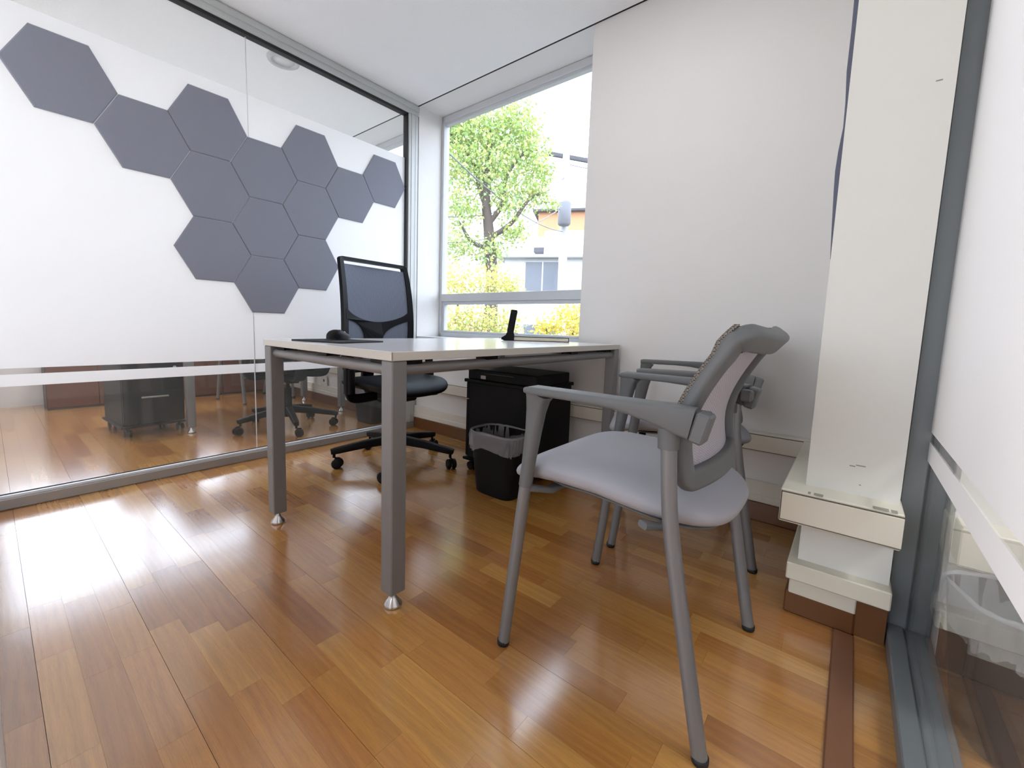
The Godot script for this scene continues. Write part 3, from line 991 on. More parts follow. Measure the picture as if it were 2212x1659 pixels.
	for i in N:
		for j in N:
			var p := []
			for e in [[i, j], [i + 1, j], [i + 1, j + 1], [i, j + 1]]:
				var y := lerpf(0.545, 1.126, float(e[1]) / N)
				var hw := lerpf(0.2, 0.212, clampf((y - 0.55) / 0.1, 0, 1))
				p.append(at.call(lerpf(-hw, hw, float(e[0]) / N), y))
			st.set_smooth_group(1)
			quad(st, p[0] + Vector3(0, 0, 0.009), p[1] + Vector3(0, 0, 0.009), p[2] + Vector3(0, 0, 0.009), p[3] + Vector3(0, 0, 0.009), Vector3(0, 0, 1))
	bx(-0.2, 0.2, 1.122, 1.13, -0.226, -0.219, 0.002, st)
	part("back_mesh", st, M.task_net, t)
	st = mb()
	var y_out := PackedVector2Array()
	for q in spline([Vector2(0.225, 0.885), Vector2(0.17, 0.848), Vector2(0.09, 0.822), Vector2(0.0, 0.812), Vector2(-0.09, 0.822), Vector2(-0.17, 0.848), Vector2(-0.225, 0.885)], 4): y_out.append(q)
	for q in spline([Vector2(-0.225, 0.825), Vector2(-0.15, 0.805), Vector2(-0.105, 0.76), Vector2(-0.092, 0.715), Vector2(-0.09, 0.64)], 4): y_out.append(q)
	for q in spline([Vector2(0.03, 0.64), Vector2(0.035, 0.715), Vector2(0.07, 0.765), Vector2(0.15, 0.803), Vector2(0.225, 0.825)], 4): y_out.append(q)
	plate(st, y_out, func(x, y): return Vector3(x, y, zf.call(x, y) + 0.013), 0.007)
	part("lumbar_support", st, M.black, t)
	return t

# ==================================================================== armchair with mesh back (faces -z)
func make_visitor_chair(label: String) -> Node3D:
	var t := thing("armchair", label, "armchair", "grey mesh-backed armchairs")
	for s in [-1, 1]:
		# front leg: tube below, tapered plastic sleeve above that runs into the armrest
		var st := mb()
		tube(st, [Vector3(s * 0.254, 0.012, -0.233), Vector3(s * 0.254, 0.2, -0.211), Vector3(s * 0.254, 0.46, -0.181)], 0.0145, 14)
		var leg := part("leg", st, M.tube, t)
		st = mb()
		lathe(st, Vector3(s * 0.254, 0, -0.2345), [Vector2(0, 0.013), Vector2(0.0155, 0.014), Vector2(0.0155, 0.004), Vector2(0.014, 0), Vector2(0, 0)], 16)
		part("foot_cap", st, M.rubber, leg)
		st = mb()
		tube(st, spline([Vector3(s * 0.240, 0.012, 0.234), Vector3(s * 0.244, 0.24, 0.190), Vector3(s * 0.248, 0.45, 0.152), Vector3(s * 0.252, 0.61, 0.139)], 6), 0.0148, 14)
		leg = part("leg", st, M.tube, t)
		st = mb()
		lathe(st, Vector3(s * 0.240, 0, 0.2355), [Vector2(0, 0.013), Vector2(0.0158, 0.014), Vector2(0.0158, 0.004), Vector2(0.014, 0), Vector2(0, 0)], 16)
		part("foot_cap", st, M.rubber, leg)
		st = mb()
		sweep(st, [Vector3(s * 0.254, 0.435, -0.184), Vector3(s * 0.254, 0.5, -0.176), Vector3(s * 0.255, 0.57, -0.166), Vector3(s * 0.256, 0.62, -0.160), Vector3(s * 0.256, 0.648, -0.156), Vector3(s * 0.257, 0.664, -0.151)],
			[rrect(0.032, 0.032, 0.0155), rrect(0.032, 0.033, 0.0155), rrect(0.032, 0.038, 0.014), rrect(0.034, 0.044, 0.012), rrect(0.039, 0.05, 0.01), rrect(0.047, 0.06, 0.008)], Vector3(0, 0, 1))
		sweep(st, [Vector3(s * 0.257, 0.668, -0.182), Vector3(s * 0.257, 0.6685, -0.17), Vector3(s * 0.258, 0.6685, -0.03), Vector3(s * 0.258, 0.667, 0.03), Vector3(s * 0.257, 0.664, 0.07), Vector3(s * 0.255, 0.659, 0.11), Vector3(s * 0.252, 0.652, 0.15), Vector3(s * 0.249, 0.647, 0.178)],
			[rrect(0.046, 0.012, 0.005), rrect(0.05, 0.018, 0.006), rrect(0.052, 0.019, 0.006), rrect(0.052, 0.022, 0.007), rrect(0.05, 0.029, 0.007), rrect(0.047, 0.039, 0.007), rrect(0.043, 0.051, 0.007), rrect(0.041, 0.058, 0.007)])
		var arm := part("armrest", st, M.arm, t)
		st = mb()
		tube(st, [Vector3(s * 0.252, 0.594, 0.139), Vector3(s * 0.253, 0.645, 0.138)], 0.0195, 14, 0.021)
		part("rear_sleeve", st, M.arm, arm)
		st = mb()
		box(st, Vector3(s * 0.247, 0.642, 0.193), Vector3(0.043, 0.056, 0.026), 0.004, Basis(Vector3(1, 0, 0), 0.24))
		box(st, Vector3(s * 0.216, 0.65, 0.185), Vector3(0.05, 0.03, 0.03), 0.005)
		part("back_bracket", st, M.arm, arm)
	# seat
	var seat_mid := func(x, z):
		var y := 0.458
		y += 0.012 * cos(clampf((z + 0.06) / 0.2, -1.5, 1.5) * PI * 0.5)
		if z < -0.15: y -= 0.035 * pow((z + 0.15) / 0.11, 2)
		if z > 0.1: y -= 0.014 * pow((z - 0.1) / 0.14, 2)
		y += 0.010 * pow(x / 0.23, 2) * clampf(1.0 - absf(z + 0.05) / 0.16, 0.0, 1.0)
		return y
	var st2 := mb()
	pillow(st2, 0.234, 0.255, 5.5, seat_mid, 0.026, 0.036, 8.0, 3.0)
	var seat := part("seat", st2, M.seat, t)
	seat.position.z = -0.022
	st2 = mb()
	pillow(st2, 0.2, 0.21, 3.2, func(x, z): return seat_mid.call(x, z) - 0.038, 0.008, 0.01, 6.0)
	for z in [-0.15, 0.13]:
		var zz: float = z
		sweep(st2, [Vector3(-0.25, 0.43, zz - 0.03), Vector3(-0.2, 0.418, zz), Vector3(0.2, 0.418, zz), Vector3(0.25, 0.43, zz - 0.03)], [rrect(0.026, 0.014, 0.005)])
	part("seat_frame", st2, M.arm, t)
	# backrest
	var curve := spline([Vector2(0.15, 0.512), Vector2(0.140, 0.56), Vector2(0.137, 0.61), Vector2(0.146, 0.66), Vector2(0.166, 0.71), Vector2(0.193, 0.76), Vector2(0.216, 0.795), Vector2(0.234, 0.816)], 3)
	var n := curve.size()
	# half width by height, and how far the middle lies behind the sides
	var half := func(i): return lerpf(0.203, 0.213, sin(clampf(float(i) / (n - 1), 0, 1) * PI)) - 0.008 * float(i) / (n - 1)
	var back := func(u, i):
		var c: Vector2 = curve[i]
		var w: float = half.call(i)
		return Vector3(u * w, c.y + (0.012 * u * u if i > n - 6 else 0.0), c.x + 0.028 * (1.0 - u * u))
	st2 = mb()
	var NU := 14
	st2.set_smooth_group(1)
	for i in n - 1:
		for k in NU:
			var u0 := lerpf(-0.97, 0.97, float(k) / NU)
			var u1 := lerpf(-0.97, 0.97, float(k + 1) / NU)
			quad(st2, back.call(u0, i), back.call(u1, i), back.call(u1, i + 1), back.call(u0, i + 1), Vector3(0, 0, 1))
	part("back_mesh", st2, M.chair_net, t)
	st2 = mb()
	# sit-side spacer fabric, wrapped over the frame's front
	st2.set_smooth_group(1)
	for i in n - 1:
		for k in NU:
			var u0 := lerpf(-1.02, 1.02, float(k) / NU)
			var u1 := lerpf(-1.02, 1.02, float(k + 1) / NU)
			var o := Vector3(0, 0, -0.012)
			quad(st2, back.call(u0, i) + o, back.call(u1, i) + o, back.call(u1, i + 1) + o, back.call(u0, i + 1) + o, Vector3(0, 0, -1))
	for s in [-1.0, 1.0]:
		for i in n - 1:
			var o := Vector3(0, 0, -0.012)
			var o2 := Vector3(0, 0, -0.002)
			quad(st2, back.call(s * 1.02, i) + o, back.call(s * 1.02, i + 1) + o, back.call(s * 1.02, i + 1) + o2, back.call(s * 1.02, i) + o2, Vector3(s, 0, 0))
	part("front_fabric", st2, M.spacer, t)
	st2 = mb()
	# one closed frame: stiles, bottom bar and the rolled top bar with rounded corners
	var backv := func(u, v):
		var x := clampf(v, 0.0, 1.0) * (n - 1)
		var i := mini(int(x), n - 2)
		var p: Vector3 = (back.call(u, i) as Vector3).lerp(back.call(u, i + 1), x - i)
		return p
	var uv := []
	var cu := 0.16
	var cv := 0.10
	var cb := 0.085
	var ch := 0.05
	for k in 17: uv.append(Vector2(-0.93, lerpf(0.02 + ch, 0.9 - cv, k / 16.0)))
	for k in range(1, 6): uv.append(Vector2(-0.93 + cu * (1 - cos(PI * 0.5 * k / 6.0)), 0.9 - cv + cv * sin(PI * 0.5 * k / 6.0)))
	for k in 13: uv.append(Vector2(lerpf(-0.93 + cu, 0.93 - cu, k / 12.0), 0.9))
	for k in range(1, 6): uv.append(Vector2(0.93 - cu * (1 - sin(PI * 0.5 * (6 - k) / 6.0)), 0.9 - cv + cv * cos(PI * 0.5 * k / 6.0)))
	for k in 17: uv.append(Vector2(0.93, lerpf(0.9 - cv, 0.02 + ch, k / 16.0)))
	for k in range(1, 6): uv.append(Vector2(0.93 - cb * (1 - cos(PI * 0.5 * k / 6.0)), 0.02 + ch * (1 - sin(PI * 0.5 * k / 6.0))))
	for k in 13: uv.append(Vector2(lerpf(0.93 - cb, -0.93 + cb, k / 12.0), 0.02))
	for k in range(1, 6): uv.append(Vector2(-0.93 + cb * (1 - sin(PI * 0.5 * k / 6.0)), 0.02 + ch * (1 - cos(PI * 0.5 * k / 6.0))))
	uv.append(uv[0])
	uv.append(uv[1])
	var lp := []
	var lu := []
	var lr := []
	for q in uv:
		var p: Vector3 = backv.call(q.x, q.y)
		var dy: Vector3 = (backv.call(q.x, minf(q.y + 0.04, 1.0)) as Vector3) - (backv.call(q.x, maxf(q.y - 0.04, 0.0)) as Vector3)
		var nn := Vector3(1, 0, -0.056 * q.x / 0.205 * 1.0).cross(dy).normalized()
		if nn.z < 0: nn = -nn
		var tp := smoothstep(0.72, 0.9, q.y)
		lp.append(p + nn * (0.006 + 0.004 * tp))
		lu.append(nn)
		lr.append(rrect(0.045 + 0.004 * tp, 0.026 + 0.008 * tp, 0.009))
	sweep(st2, lp, lr, Vector3.UP, lu, false)
	part("back_frame", st2, M.arm, t)
	return t

# ==================================================================== pedestal (drawers face +z)
func make_pedestal(label: String) -> Node3D:
	var t := thing("drawer_pedestal", label, "drawer unit", "black drawer pedestals")
	part("body", bx(-0.17, 0.17, 0.075, 0.5, -0.235, 0.215, 0.003), M.black, t)
	part("top", bx(-0.185, 0.185, 0.5, 0.518, -0.24, 0.24, 0.003), M.black, t)
	part("base_plate", bx(-0.185, 0.185, 0.06, 0.074, -0.24, 0.24, 0.002), M.black, t)
	for d in [[0.405, 0.497], [0.08, 0.4]]:
		var dr := part("drawer", bx(-0.168, 0.168, d[0], d[1], 0.215, 0.236, 0.003), M.black, t)
		if d[0] < 0.2:
			var st := mb()
			box(st, Vector3(0.0, 0.262, 0.252), Vector3(0.15, 0.012, 0.012), 0.003)
			for s in [-1, 1]: box(st, Vector3(s * 0.06, 0.262, 0.243), Vector3(0.008, 0.008, 0.016), 0.001)
			part("handle", st, M.steel, dr)
		else:
			var st := mb()
			lathe(st, Vector3(0.12, 0.455, 0.236), [Vector2(0, 0.004), Vector2(0.009, 0.004), Vector2(0.011, 0.0)], 18, Basis(Vector3(1, 0, 0), PI / 2))
			part("lock", st, M.steel, dr)
	for sx in [-1, 1]:
		for sz in [-1, 1]:
			var c := Vector3(sx * 0.145, 0, sz * 0.19)
			var st := mb()
			tube(st, [c + Vector3.UP * 0.061, c + Vector3.UP * 0.045], 0.008, 8)
			box(st, c + Vector3(0, 0.044, 0.005), Vector3(0.014, 0.022, 0.03), 0.003)
			var cs := part("caster", st, M.black, t)
			for s in [-1, 1]:
				st = mb()
				lathe(st, c + Vector3(s * 0.008, 0.024, 0.012), [Vector2(0, 0), Vector2(0.022, 0.0), Vector2(0.024, 0.002), Vector2(0.024, 0.01), Vector2(0.02, 0.013), Vector2(0, 0.013)], 18, Basis(Vector3(0, 0, 1), -s * PI / 2))
				part("wheel", st, M.black, cs)
	return t

func make_computer():
	var t := thing("desktop_computer", "flat black desktop computer lying on the black pedestal under the desk", "computer")
	part("case", bx(1.69, 2.0, 0.5185, 0.575, -1.62, -1.16, 0.005), M.black, t)
	part("front_slot", bx(1.6885, 1.692, 0.555, 0.559, -1.55, -1.3, 0.0005), M.black_gloss, t)
	part("sticker", bx(1.689, 1.692, 0.526, 0.544, -1.525, -1.49, 0.0005), M.sticker, t)

# ==================================================================== waste bin
func sq(a: float, hx: float, hz: float, ex := 4.0) -> Vector2:
	return Vector2(hx * signf(cos(a)) * pow(absf(cos(a)), 2.0 / ex), hz * signf(sin(a)) * pow(absf(sin(a)), 2.0 / ex))

func make_bin(label: String) -> Node3D:
	var t := thing("waste_bin", label, "waste bin", "black waste bins with plastic liners")
	var st := mb()
	var n := 48
	var lev := [[0.0, 0.90], [0.004, 0.97], [0.012, 1.0], [0.1, 1.08], [0.2, 1.17], [0.295, 1.255], [0.3, 1.27], [0.3, 1.235], [0.02, 0.96]]
	for i in lev.size() - 1:
		for k in n:
			var p := []
			for e in [[i, k], [i + 1, k], [i + 1, k + 1], [i, k + 1]]:
				var q: Vector2 = sq(TAU * e[1] / n, 0.083 * lev[e[0]][1], 0.115 * lev[e[0]][1])
				p.append(Vector3(q.x, lev[e[0]][0], q.y))
			st.set_smooth_group(1 if i < 6 else 2)
			var out := Vector3(p[0].x, 0, p[0].z)
			quad(st, p[0], p[1], p[2], p[3], Vector3.UP if i == 6 else -out if i == 7 else out)
	for k in n:
		for y in [0.0, 0.02]:
			var a := sq(TAU * k / n, 0.083 * 0.9, 0.115 * 0.9)
			var b := sq(TAU * (k + 1) / n, 0.083 * 0.9, 0.115 * 0.9)
			tri(st, Vector3(0, y, 0), Vector3(a.x, y, a.y), Vector3(b.x, y, b.y), Vector3(0, -1 if y == 0.0 else 1, 0))
	part("body", st, M.black, t)
	# liner: inside the bin, over the rim and a crumpled skirt outside
	st = mb()
	var nz := FastNoiseLite.new()
	nz.seed = 4
	nz.frequency = 1.0
	n = 120
	lev = [[0.18, 1.10, 0.2], [0.26, 1.18, 0.4], [0.303, 1.245, 0.25], [0.31, 1.27, 0.2], [0.303, 1.31, 0.35], [0.275, 1.325, 0.9], [0.248, 1.33, 1.2], [0.222, 1.31, 1.5]]
	for i in lev.size() - 1:
		for k in n:
			var p := []
			for e in [[i, k], [i + 1, k], [i + 1, k + 1], [i, k + 1]]:
				var kk: int = e[1] % n
				var a := TAU * kk / n
				var L: Array = lev[e[0]]
				var w: float = nz.get_noise_3d(cos(a) * 3.5, sin(a) * 3.5, e[0] * 0.5) + 0.9 * nz.get_noise_3d(cos(a) * 9.0, sin(a) * 9.0, e[0] * 1.3)
				var q: Vector2 = sq(a, 0.083 * L[1], 0.115 * L[1]) * (1.0 + 0.085 * w * L[2])
				var y: float = L[0] + (0.016 * nz.get_noise_2d(cos(a) * 2.5 + 9, sin(a) * 2.5) * (L[2] if e[0] > 3 else 0.3))
				p.append(Vector3(q.x, y, q.y))
			st.set_smooth_group(1)
			var out := Vector3(p[0].x, 0, p[0].z)
			quad(st, p[0], p[1], p[2], p[3], -out if i < 2 else Vector3.UP if i < 4 else out)
	part("liner", st, M.bag, t)
	return t

# ==================================================================== things on the desk
func desk_things():
	var y := DESK + 0.0002
	var t := thing("mouse_pad", "thin black mouse pad at the left end of the white desk", "mouse pad")
	var o := PackedVector2Array()
	for q in rrect(0.22, 0.25, 0.012, 4): o.append(q)
	var st := mb()
	plate(st, o, func(u, v): return Vector3(u, 0.0025, v), 0.005, Vector3.UP)
	# plate walls follow (x, y); rebuild them along (x, z)
	st = mb()
	sweep(st, [Vector3(0, 0, 0), Vector3(0, 0.005, 0)], [o], Vector3(0, 0, 1))
	part("pad", st, M.rubber, t)
	t.position = Vector3(0.845, y, -1.485)
	t.rotation.y = 0.25
	t = thing("mouse", "black computer mouse on the mouse pad", "mouse")
	st = mb()
	st.set_smooth_group(1)
	var nr := 14
	var na := 28
	var shape := func(i, k):
		# along the length (u) and round the section (v)
		var u: float = -cos(PI * i / nr)
		var hump := pow(maxf(0.0, 1.0 - u * u), 0.45) * (1.0 - 0.38 * u)
		var w := 0.031 * pow(maxf(0.0, 1.0 - pow(absf(u), 3.0)), 0.5) * (1.0 - 0.12 * u)
		var v: float = PI * k / na
		return Vector3(u * 0.055, 0.033 * hump * pow(sin(v), 0.6) + 0.003, w * cos(v))
	for i in nr:
		for k in na:
			var a: Vector3 = shape.call(i, k)
			var c: Vector3 = shape.call(i + 1, k + 1)
			quad(st, a, shape.call(i + 1, k), c, shape.call(i, k + 1), (a + c) * 0.5 - Vector3(0, -0.01, 0))
	for i in nr:
		st.set_smooth_group(2)
		quad(st, shape.call(i, 0), shape.call(i + 1, 0), shape.call(i + 1, na), shape.call(i, na), Vector3.DOWN)
	part("shell", st, M.black, t)
	st = mb()
	lathe(st, Vector3(0.028, 0.0245, 0), [Vector2(0, -0.003), Vector2(0.006, -0.003), Vector2(0.007, 0), Vector2(0.006, 0.003), Vector2(0, 0.003)], 16, Basis(Vector3(1, 0, 0), PI / 2))
	part("scroll_wheel", st, M.steel, t)
	st = mb()
	tube(st, spline([Vector3(0.0, 0.0372, 0.0), Vector3(0.015, 0.0335, 0.0), Vector3(0.045, 0.0175, 0.0)]), 0.0012, 6)
	part("button_seam", st, M.black_gloss, t)
	t.position = Vector3(0.873, y + 0.0052, -1.53)
	t.rotation.y = 0.35
	# stapler standing on its end
	t = thing("stapler", "black stapler standing upright beside the closed notebook on the desk", "stapler")
	st = mb()
	var pl := [Vector3(0.0, 0.015, 0.0), Vector3(0.006, 0.06, 0), Vector3(0.015, 0.12, 0), Vector3(0.0215, 0.158, 0), Vector3(0.022, 0.164, 0)]
	sweep(st, pl, [rrect(0.036, 0.036, 0.008), rrect(0.036, 0.034, 0.008), rrect(0.036, 0.032, 0.008), rrect(0.036, 0.03, 0.008), rrect(0.03, 0.024, 0.01)], Vector3(0, 0, 1))
	part("body", st, M.black, t)
	st = mb()
	sweep(st, [Vector3(0.0207, 0.149, 0), Vector3(0.0212, 0.1515, 0)], [rrect(0.0372, 0.0318, 0.008)], Vector3(0, 0, 1))
	part("seam", st, M.black_gloss, t)
	st = mb()
	var ol := PackedVector2Array([Vector2(-0.045, 0.006), Vector2(-0.042, 0.016), Vector2(-0.02, 0.03), Vector2(-0.016, 0.042), Vector2(0.02, 0.046), Vector2(0.026, 0.03), Vector2(0.024, 0.0), Vector2(-0.026, 0.0)])
	plate(st, ol, func(u, v): return Vector3(u, v, 0), 0.038)
	part("base", st, M.black, t)
	st = mb()
	box(st, Vector3(0.028, 0.042, 0.004), Vector3(0.034, 0.006, 0.016), 0.001, Basis(Vector3(0, 0, 1), -0.2))
	box(st, Vector3(-0.05, 0.014, 0.0), Vector3(0.014, 0.008, 0.012), 0.001, Basis(Vector3(0, 0, 1), 0.4))
	box(st, Vector3(0.025, 0.012, 0.012), Vector3(0.006, 0.012, 0.012), 0.001)
	part("metal_jaw", st, M.chrome, t)
	t.position = Vector3(1.80, y, -1.425)
	t.rotation.y = -0.88
	# notebook lying flat
	t = thing("notebook", "closed notebook with thin black cover lying beside the upright stapler", "notebook")
	part("pages", bx(-0.15, 0.147, 0.0025, 0.0205, -0.1, 0.097, 0.001), M.paper, t)
	st = mb()
	bx(-0.15, 0.15, 0.0, 0.0025, -0.1, 0.1, 0.001, st)
	bx(-0.15, 0.15, 0.0205, 0.0235, -0.1, 0.1, 0.001, st)
	bx(0.1475, 0.15, 0.0, 0.0235, -0.1, 0.1, 0.001, st)
	part("cover", st, M.black, t)
	t.position = Vector3(1.973, y, -1.348)
	t.rotation.y = -0.89

# ==================================================================== next bay
func cabinets():
	var spec := [[0.29, 0.925, "low brown cabinet, leftmost, behind the black pedestal beyond the left glass"], [0.93, 1.56, "low brown cabinet, the middle one, behind the armchair legs beyond the left glass"], [1.565, 2.075, "low brown cabinet, rightmost, behind the swivel chair base beyond the left glass"]]
	for s in spec:
		var t := thing("low_cabinet", s[2], "cabinet", "low brown cabinets along the far wall")
		var w: float = s[1] - s[0]
		part("body", bx(-w / 2, w / 2, 0.0, 0.66, -0.33, -0.018, 0.002), M.brown_edge, t)
		for k in 2:
			part("door", bx(-w / 2 + 0.003 + k * w / 2, -0.002 + k * (w / 2 - 0.002), 0.02, 0.65, -0.018, 0.0, 0.002), M.brown, t)
		part("top", bx(-w / 2 - 0.002, w / 2 + 0.002, 0.66, 0.685, -0.335, 0.006, 0.002), M.brown, t)
		t.position = Vector3((s[0] + s[1]) / 2, 0, -5.05)

func downlight():
	var t := thing("downlight", "round recessed ceiling light seen through the clear top of the left glass", "ceiling light")
	var st := mb()
	lathe(st, Vector3.ZERO, [Vector2(0.062, 0.0), Vector2(0.066, -0.014), Vector2(0.088, -0.012), Vector2(0.092, 0.0)], 40)
	part("ring", st, M.alu, t)
	st = mb()
	lathe(st, Vector3.ZERO, [Vector2(0, -0.005), Vector2(0.064, -0.005), Vector2(0.066, 0.0)], 40)
	part("diffuser", st, M.lamp_frame, t)
	t.position = Vector3(1.265, CEIL, -2.835)

# ==================================================================== outside
func leaves(parent: Node3D, clumps: Array, count: int, size: float, cols: Array, seed_: int):
	rng.seed = seed_
	var st := mb()
	st.set_smooth_group(1)
	var a := Vector3(0, 0, 0)
	for s in [-1.0, 1.0]:
		tri(st, a, Vector3(0.32 * s, 0.1, 0.5), Vector3(0, 0, 0.5), Vector3.UP)
		tri(st, Vector3(0, 0, 0.5), Vector3(0.32 * s, 0.1, 0.5), Vector3(0, -0.05, 1.0), Vector3.UP)
	var me := done(st)
	me.surface_set_material(0, M.leaf)
	var mm := MultiMesh.new()
	mm.transform_format = MultiMesh.TRANSFORM_3D
	mm.use_colors = true
	mm.mesh = me
	mm.instance_count = count
	var tot := 0.0
	for c in clumps: tot += pow(c[3], 2.4)
	var i := 0
	for c in clumps:
		var k := int(count * pow(c[3], 2.4) / tot)
		if c == clumps[-1]: k = count - i
		for j in k:
			if i >= count: break
			var d: Vector3 = Vector3(rng.randfn(), rng.randfn() * 0.85, rng.randfn()).normalized() * pow(rng.randf(), 0.45) * c[3] * rng.randf_range(0.75, 1.2)
			var b := Basis.from_euler(Vector3(rng.randf_range(-1.2, 1.2), rng.randf() * TAU, rng.randf_range(-1.2, 1.2))).scaled(Vector3.ONE * size * rng.randf_range(0.6, 1.4))
			mm.set_instance_transform(i, Transform3D(b, Vector3(c[0], c[1], c[2]) + d))
			var col: Color = cols[rng.randi() % cols.size()]
			mm.set_instance_color(i, col * rng.randf_range(0.75, 1.25))
			i += 1
	var o := MultiMeshInstance3D.new()
	o.name = "foliage"
	o.multimesh = mm
	o.set_meta("kind", "stuff")
	parent.add_child(o, true)

func outside():
	solo("ground", bx(-70, 70, -4.2, -4.0, -60, 40), M.street, "pale street far below the window", "ground", "", "structure")
	var greens := [Color(0.42, 0.58, 0.2), Color(0.5, 0.66, 0.22), Color(0.62, 0.7, 0.24), Color(0.38, 0.54, 0.28), Color(0.62, 0.58, 0.26)]
	var yellows := [Color(0.66, 0.7, 0.2), Color(0.76, 0.7, 0.22), Color(0.55, 0.66, 0.24), Color(0.78, 0.58, 0.26)]
	var golds := [Color(0.85, 0.72, 0.1), Color(0.85, 0.6, 0.14), Color(0.68, 0.7, 0.16)]
	var t := thing("street_tree", "tall green tree outside the window, left half of the view", "tree")
	var st := mb()
	tube(st, spline([Vector3(6.85, -4.0, -5.85), Vector3(6.8, 1.42, -5.89), Vector3(6.74, 2.73, -5.97), Vector3(6.76, 3.4, -6.09), Vector3(6.95, 4.4, -6.2), Vector3(7.03, 5.0, -6.24)], 4), 0.15, 10, 0.05)
	part("trunk", st, M.bark, t)
	for b in [[Vector3(6.75, 2.9, -5.98), Vector3(6.94, 3.3, -5.8), Vector3(7.11, 3.91, -5.84), Vector3(7.5, 4.5, -5.65)], [Vector3(6.75, 3.1, -6.0), Vector3(6.74, 3.6, -6.25), Vector3(6.7, 4.2, -6.45), Vector3(6.5, 4.8, -6.9)], [Vector3(6.76, 2.6, -5.97), Vector3(7.0, 2.9, -5.6), Vector3(7.3, 3.4, -5.4), Vector3(7.6, 3.6, -5.3)], [Vector3(6.75, 2.4, -5.95), Vector3(6.5, 2.5, -6.2), Vector3(6.3, 2.9, -6.4)]]:
		st = mb()
		tube(st, spline(b, 4), 0.06, 8, 0.02)
		part("branch", st, M.bark, t)
	leaves(t, [[6.9, 4.74, -6.53, 0.8], [7.41, 5.05, -5.94, 0.62], [6.4, 4.04, -6.61, 0.6], [6.99, 3.99, -5.99, 0.66], [7.69, 4.53, -5.75, 0.55], [6.37, 3.17, -6.36, 0.45], [7.52, 3.58, -5.47, 0.42], [6.97, 3.3, -5.7, 0.36], [6.28, 2.43, -6.45, 0.42], [7.07, 2.75, -5.57, 0.34], [7.68, 4.03, -5.42, 0.36], [6.41, 4.9, -7.14, 0.65], [6.74, 2.31, -5.96, 0.4], [7.75, 3.39, -5.14, 0.2], [6.6, 5.3, -7.0, 0.7]], 17000, 0.078, greens, 21)
	t = thing("shrub", "yellow-green shrub below the tree, left part of the lower pane", "shrub")
	st = mb()
	for q in [Vector3(4.9, 1.3, -5.0), Vector3(5.2, 1.3, -4.6), Vector3(4.7, 0.7, -4.5)]: tube(st, spline([Vector3(4.95, -4.0, -4.7), Vector3(4.95, -1.0, -4.65), q], 4), 0.05, 8, 0.02)
	part("stem", st, M.bark, t)
	leaves(t, [[4.89, 1.44, -5.01, 0.4], [5.27, 1.5, -4.6, 0.36], [5.5, 1.4, -4.35, 0.26], [4.53, 0.85, -4.67, 0.38], [4.82, 0.85, -4.36, 0.36], [5.09, 0.85, -4.04, 0.26], [4.9, 0.3, -4.5, 0.5]], 7000, 0.052, yellows, 22)
	t = thing("shrub", "golden yellow shrub at the right end of the window's lower pane", "shrub")
	st = mb()
	for q in [Vector3(5.0, 0.8, -3.3), Vector3(5.2, 0.9, -3.0)]: tube(st, spline([Vector3(5.2, -4.0, -3.1), Vector3(5.2, -1.0, -3.1), q], 4), 0.05, 8, 0.02)
	part("stem", st, M.bark, t)
	leaves(t, [[5.0, 0.8, -3.31, 0.22], [5.22, 0.92, -2.98, 0.32], [5.27, 0.72, -2.8, 0.32], [5.2, 0.4, -3.1, 0.4]], 3600, 0.05, golds, 23)
	# utility pole
	t = thing("utility_pole", "pale concrete utility pole with crossarm right of the tree", "pole")
	st = mb()
	tube(st, [Vector3(11.95, -4.0, -7.3), Vector3(11.9, 6.2, -7.4)], 0.17, 14, 0.12)
	part("shaft", st, M.concrete, t)
	st = mb()
	sweep(st, [Vector3(11.6, 6.25, -7.95), Vector3(12.25, 5.95, -6.75)], [rrect(0.1, 0.12, 0.01)])
	part("crossarm", st, M.roof_dark, t)
	for k in 3:
		st = mb()
		lathe(st, Vector3(11.66 + 0.27 * k, 6.28 - 0.125 * k, -7.84 + 0.5 * k), [Vector2(0.04, 0), Vector2(0.05, 0.05), Vector2(0.03, 0.08), Vector2(0.045, 0.12), Vector2(0, 0.16)], 10)
		part("insulator", st, M.concrete, t)
	st = mb()
	lathe(st, Vector3(11.62, 3.95, -7.2), [Vector2(0, 0.75), Vector2(0.16, 0.72), Vector2(0.2, 0.65), Vector2(0.2, 0.05), Vector2(0.15, 0), Vector2(0, 0)], 16)
	part("transformer", st, M.wire, t)
	var wires := [[Vector3(3.6, 3.75, -4.9), Vector3(11.71, 3.8, -7.3), 0.35, "overhead wire falling from upper left across the tree"], [Vector3(3.6, 2.75, -5.9), Vector3(11.65, 6.45, -7.8), 0.7, "overhead wire rising to the top of the pole's crossarm"], [Vector3(3.6, 2.55, -5.9), Vector3(11.88, 5.5, -7.4), 0.6, "overhead wire rising to the pole just below its crossarm"], [Vector3(3.6, 2.1, -5.9), Vector3(11.8, 4.6, -7.35), 0.5, "lowest overhead wire, crossing the tree trunk to the pole"], [Vector3(11.9, 5.9, -7.4), Vector3(14.0, 5.3, -3.0), 0.2, "overhead wire running from the pole out of the window's right side"]]
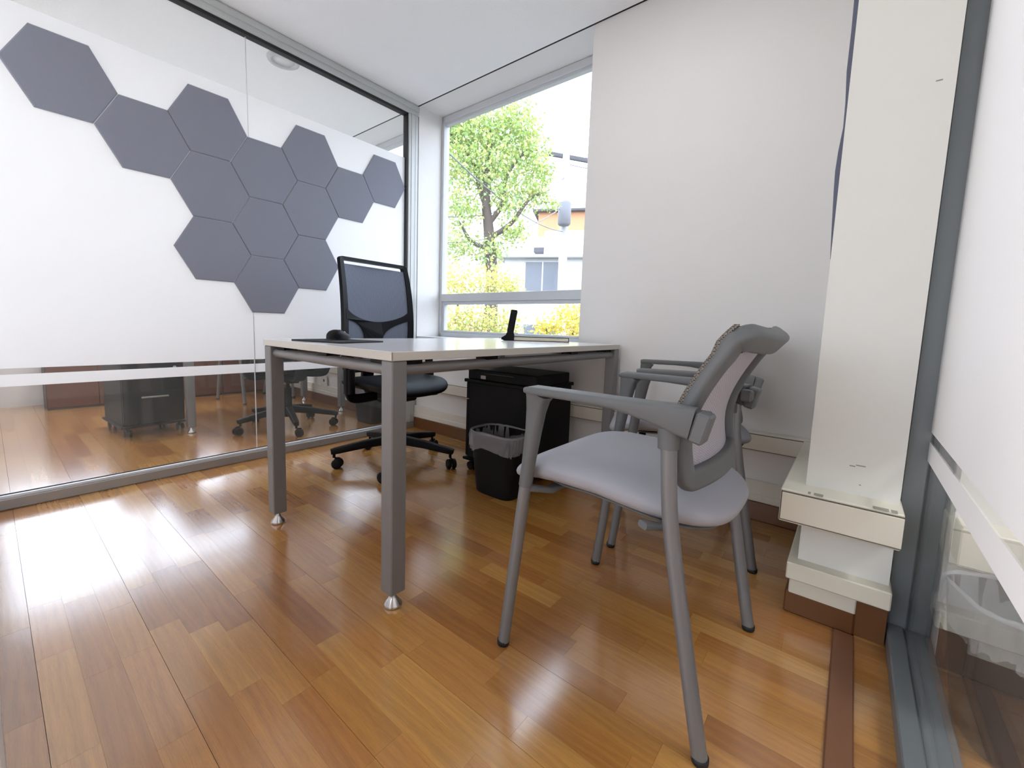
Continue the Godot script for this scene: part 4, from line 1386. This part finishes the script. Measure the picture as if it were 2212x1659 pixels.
	for w in wires:
		st = mb()
		var p := []
		for i in 13:
			var u := i / 12.0
			p.append((w[0] as Vector3).lerp(w[1], u) - Vector3(0, w[2] * 4.0 * u * (1 - u), 0))
		tube(st, p, 0.013, 6)
		solo("power_line", st, M.wire, w[3], "wire", "overhead wires outside")
	# houses across the street
	t = thing("house", "white house with dark windows behind the pole, at the lower right", "building")
	var bs := Basis(Vector3.UP, deg_to_rad(28))
	var wall := mb()
	box(wall, Vector3(22, 0, -12.5), Vector3(6, 8.6, 7.5), 0.0, bs)
	part("wall", wall, M.render, t)
	wall = mb()
	box(wall, Vector3(24.5, 5.2, -12.5), Vector3(4, 2.4, 6.5), 0.0, bs)
	part("upper_wall", wall, M.render, t)
	wall = mb()
	box(wall, Vector3(21.8, 4.38, -12.5), Vector3(6.6, 0.16, 8.1), 0.03, bs)
	part("roof_slab", wall, M.concrete, t)
	wall = mb()
	box(wall, Vector3(22.2, 5.35, -14.2), Vector3(1.2, 0.3, 2.6), 0.03, bs)
	part("awning", wall, M.roof_dark, t)
	for q in [[-1.75, 3.4], [1.2, 3.4], [-1.75, 0.2], [1.2, 0.2]]:
		var c := Vector3(22, 0, -12.5) + bs * Vector3(-3.02, q[1], q[0])
		wall = mb()
		box(wall, c, Vector3(0.06, 1.6, 1.9), 0.01, bs)
		var wn := part("window", wall, M.white_frame, t)
		for s in [-1, 1]:
			wall = mb()
			box(wall, c + bs * Vector3(-0.02, 0, s * 0.46), Vector3(0.06, 1.45, 0.84), 0.01, bs)
			part("pane", wall, M.win_dark, wn)
	t = thing("house", "tall white house with orange top storey behind the utility pole", "building")
	wall = mb()
	box(wall, Vector3(36, 2.3, -20), Vector3(7, 12.6, 8.0), 0.0, bs)
	part("wall", wall, M.render, t)
	wall = mb()
	box(wall, Vector3(36, 9.6, -20), Vector3(6.9, 2.0, 7.9), 0.0, bs)
	part("upper_wall", wall, M.orange, t)
	wall = mb()
	box(wall, Vector3(35.8, 10.7, -20), Vector3(7.6, 0.2, 8.6), 0.03, bs)
	part("roof_slab", wall, M.roof_dark, t)
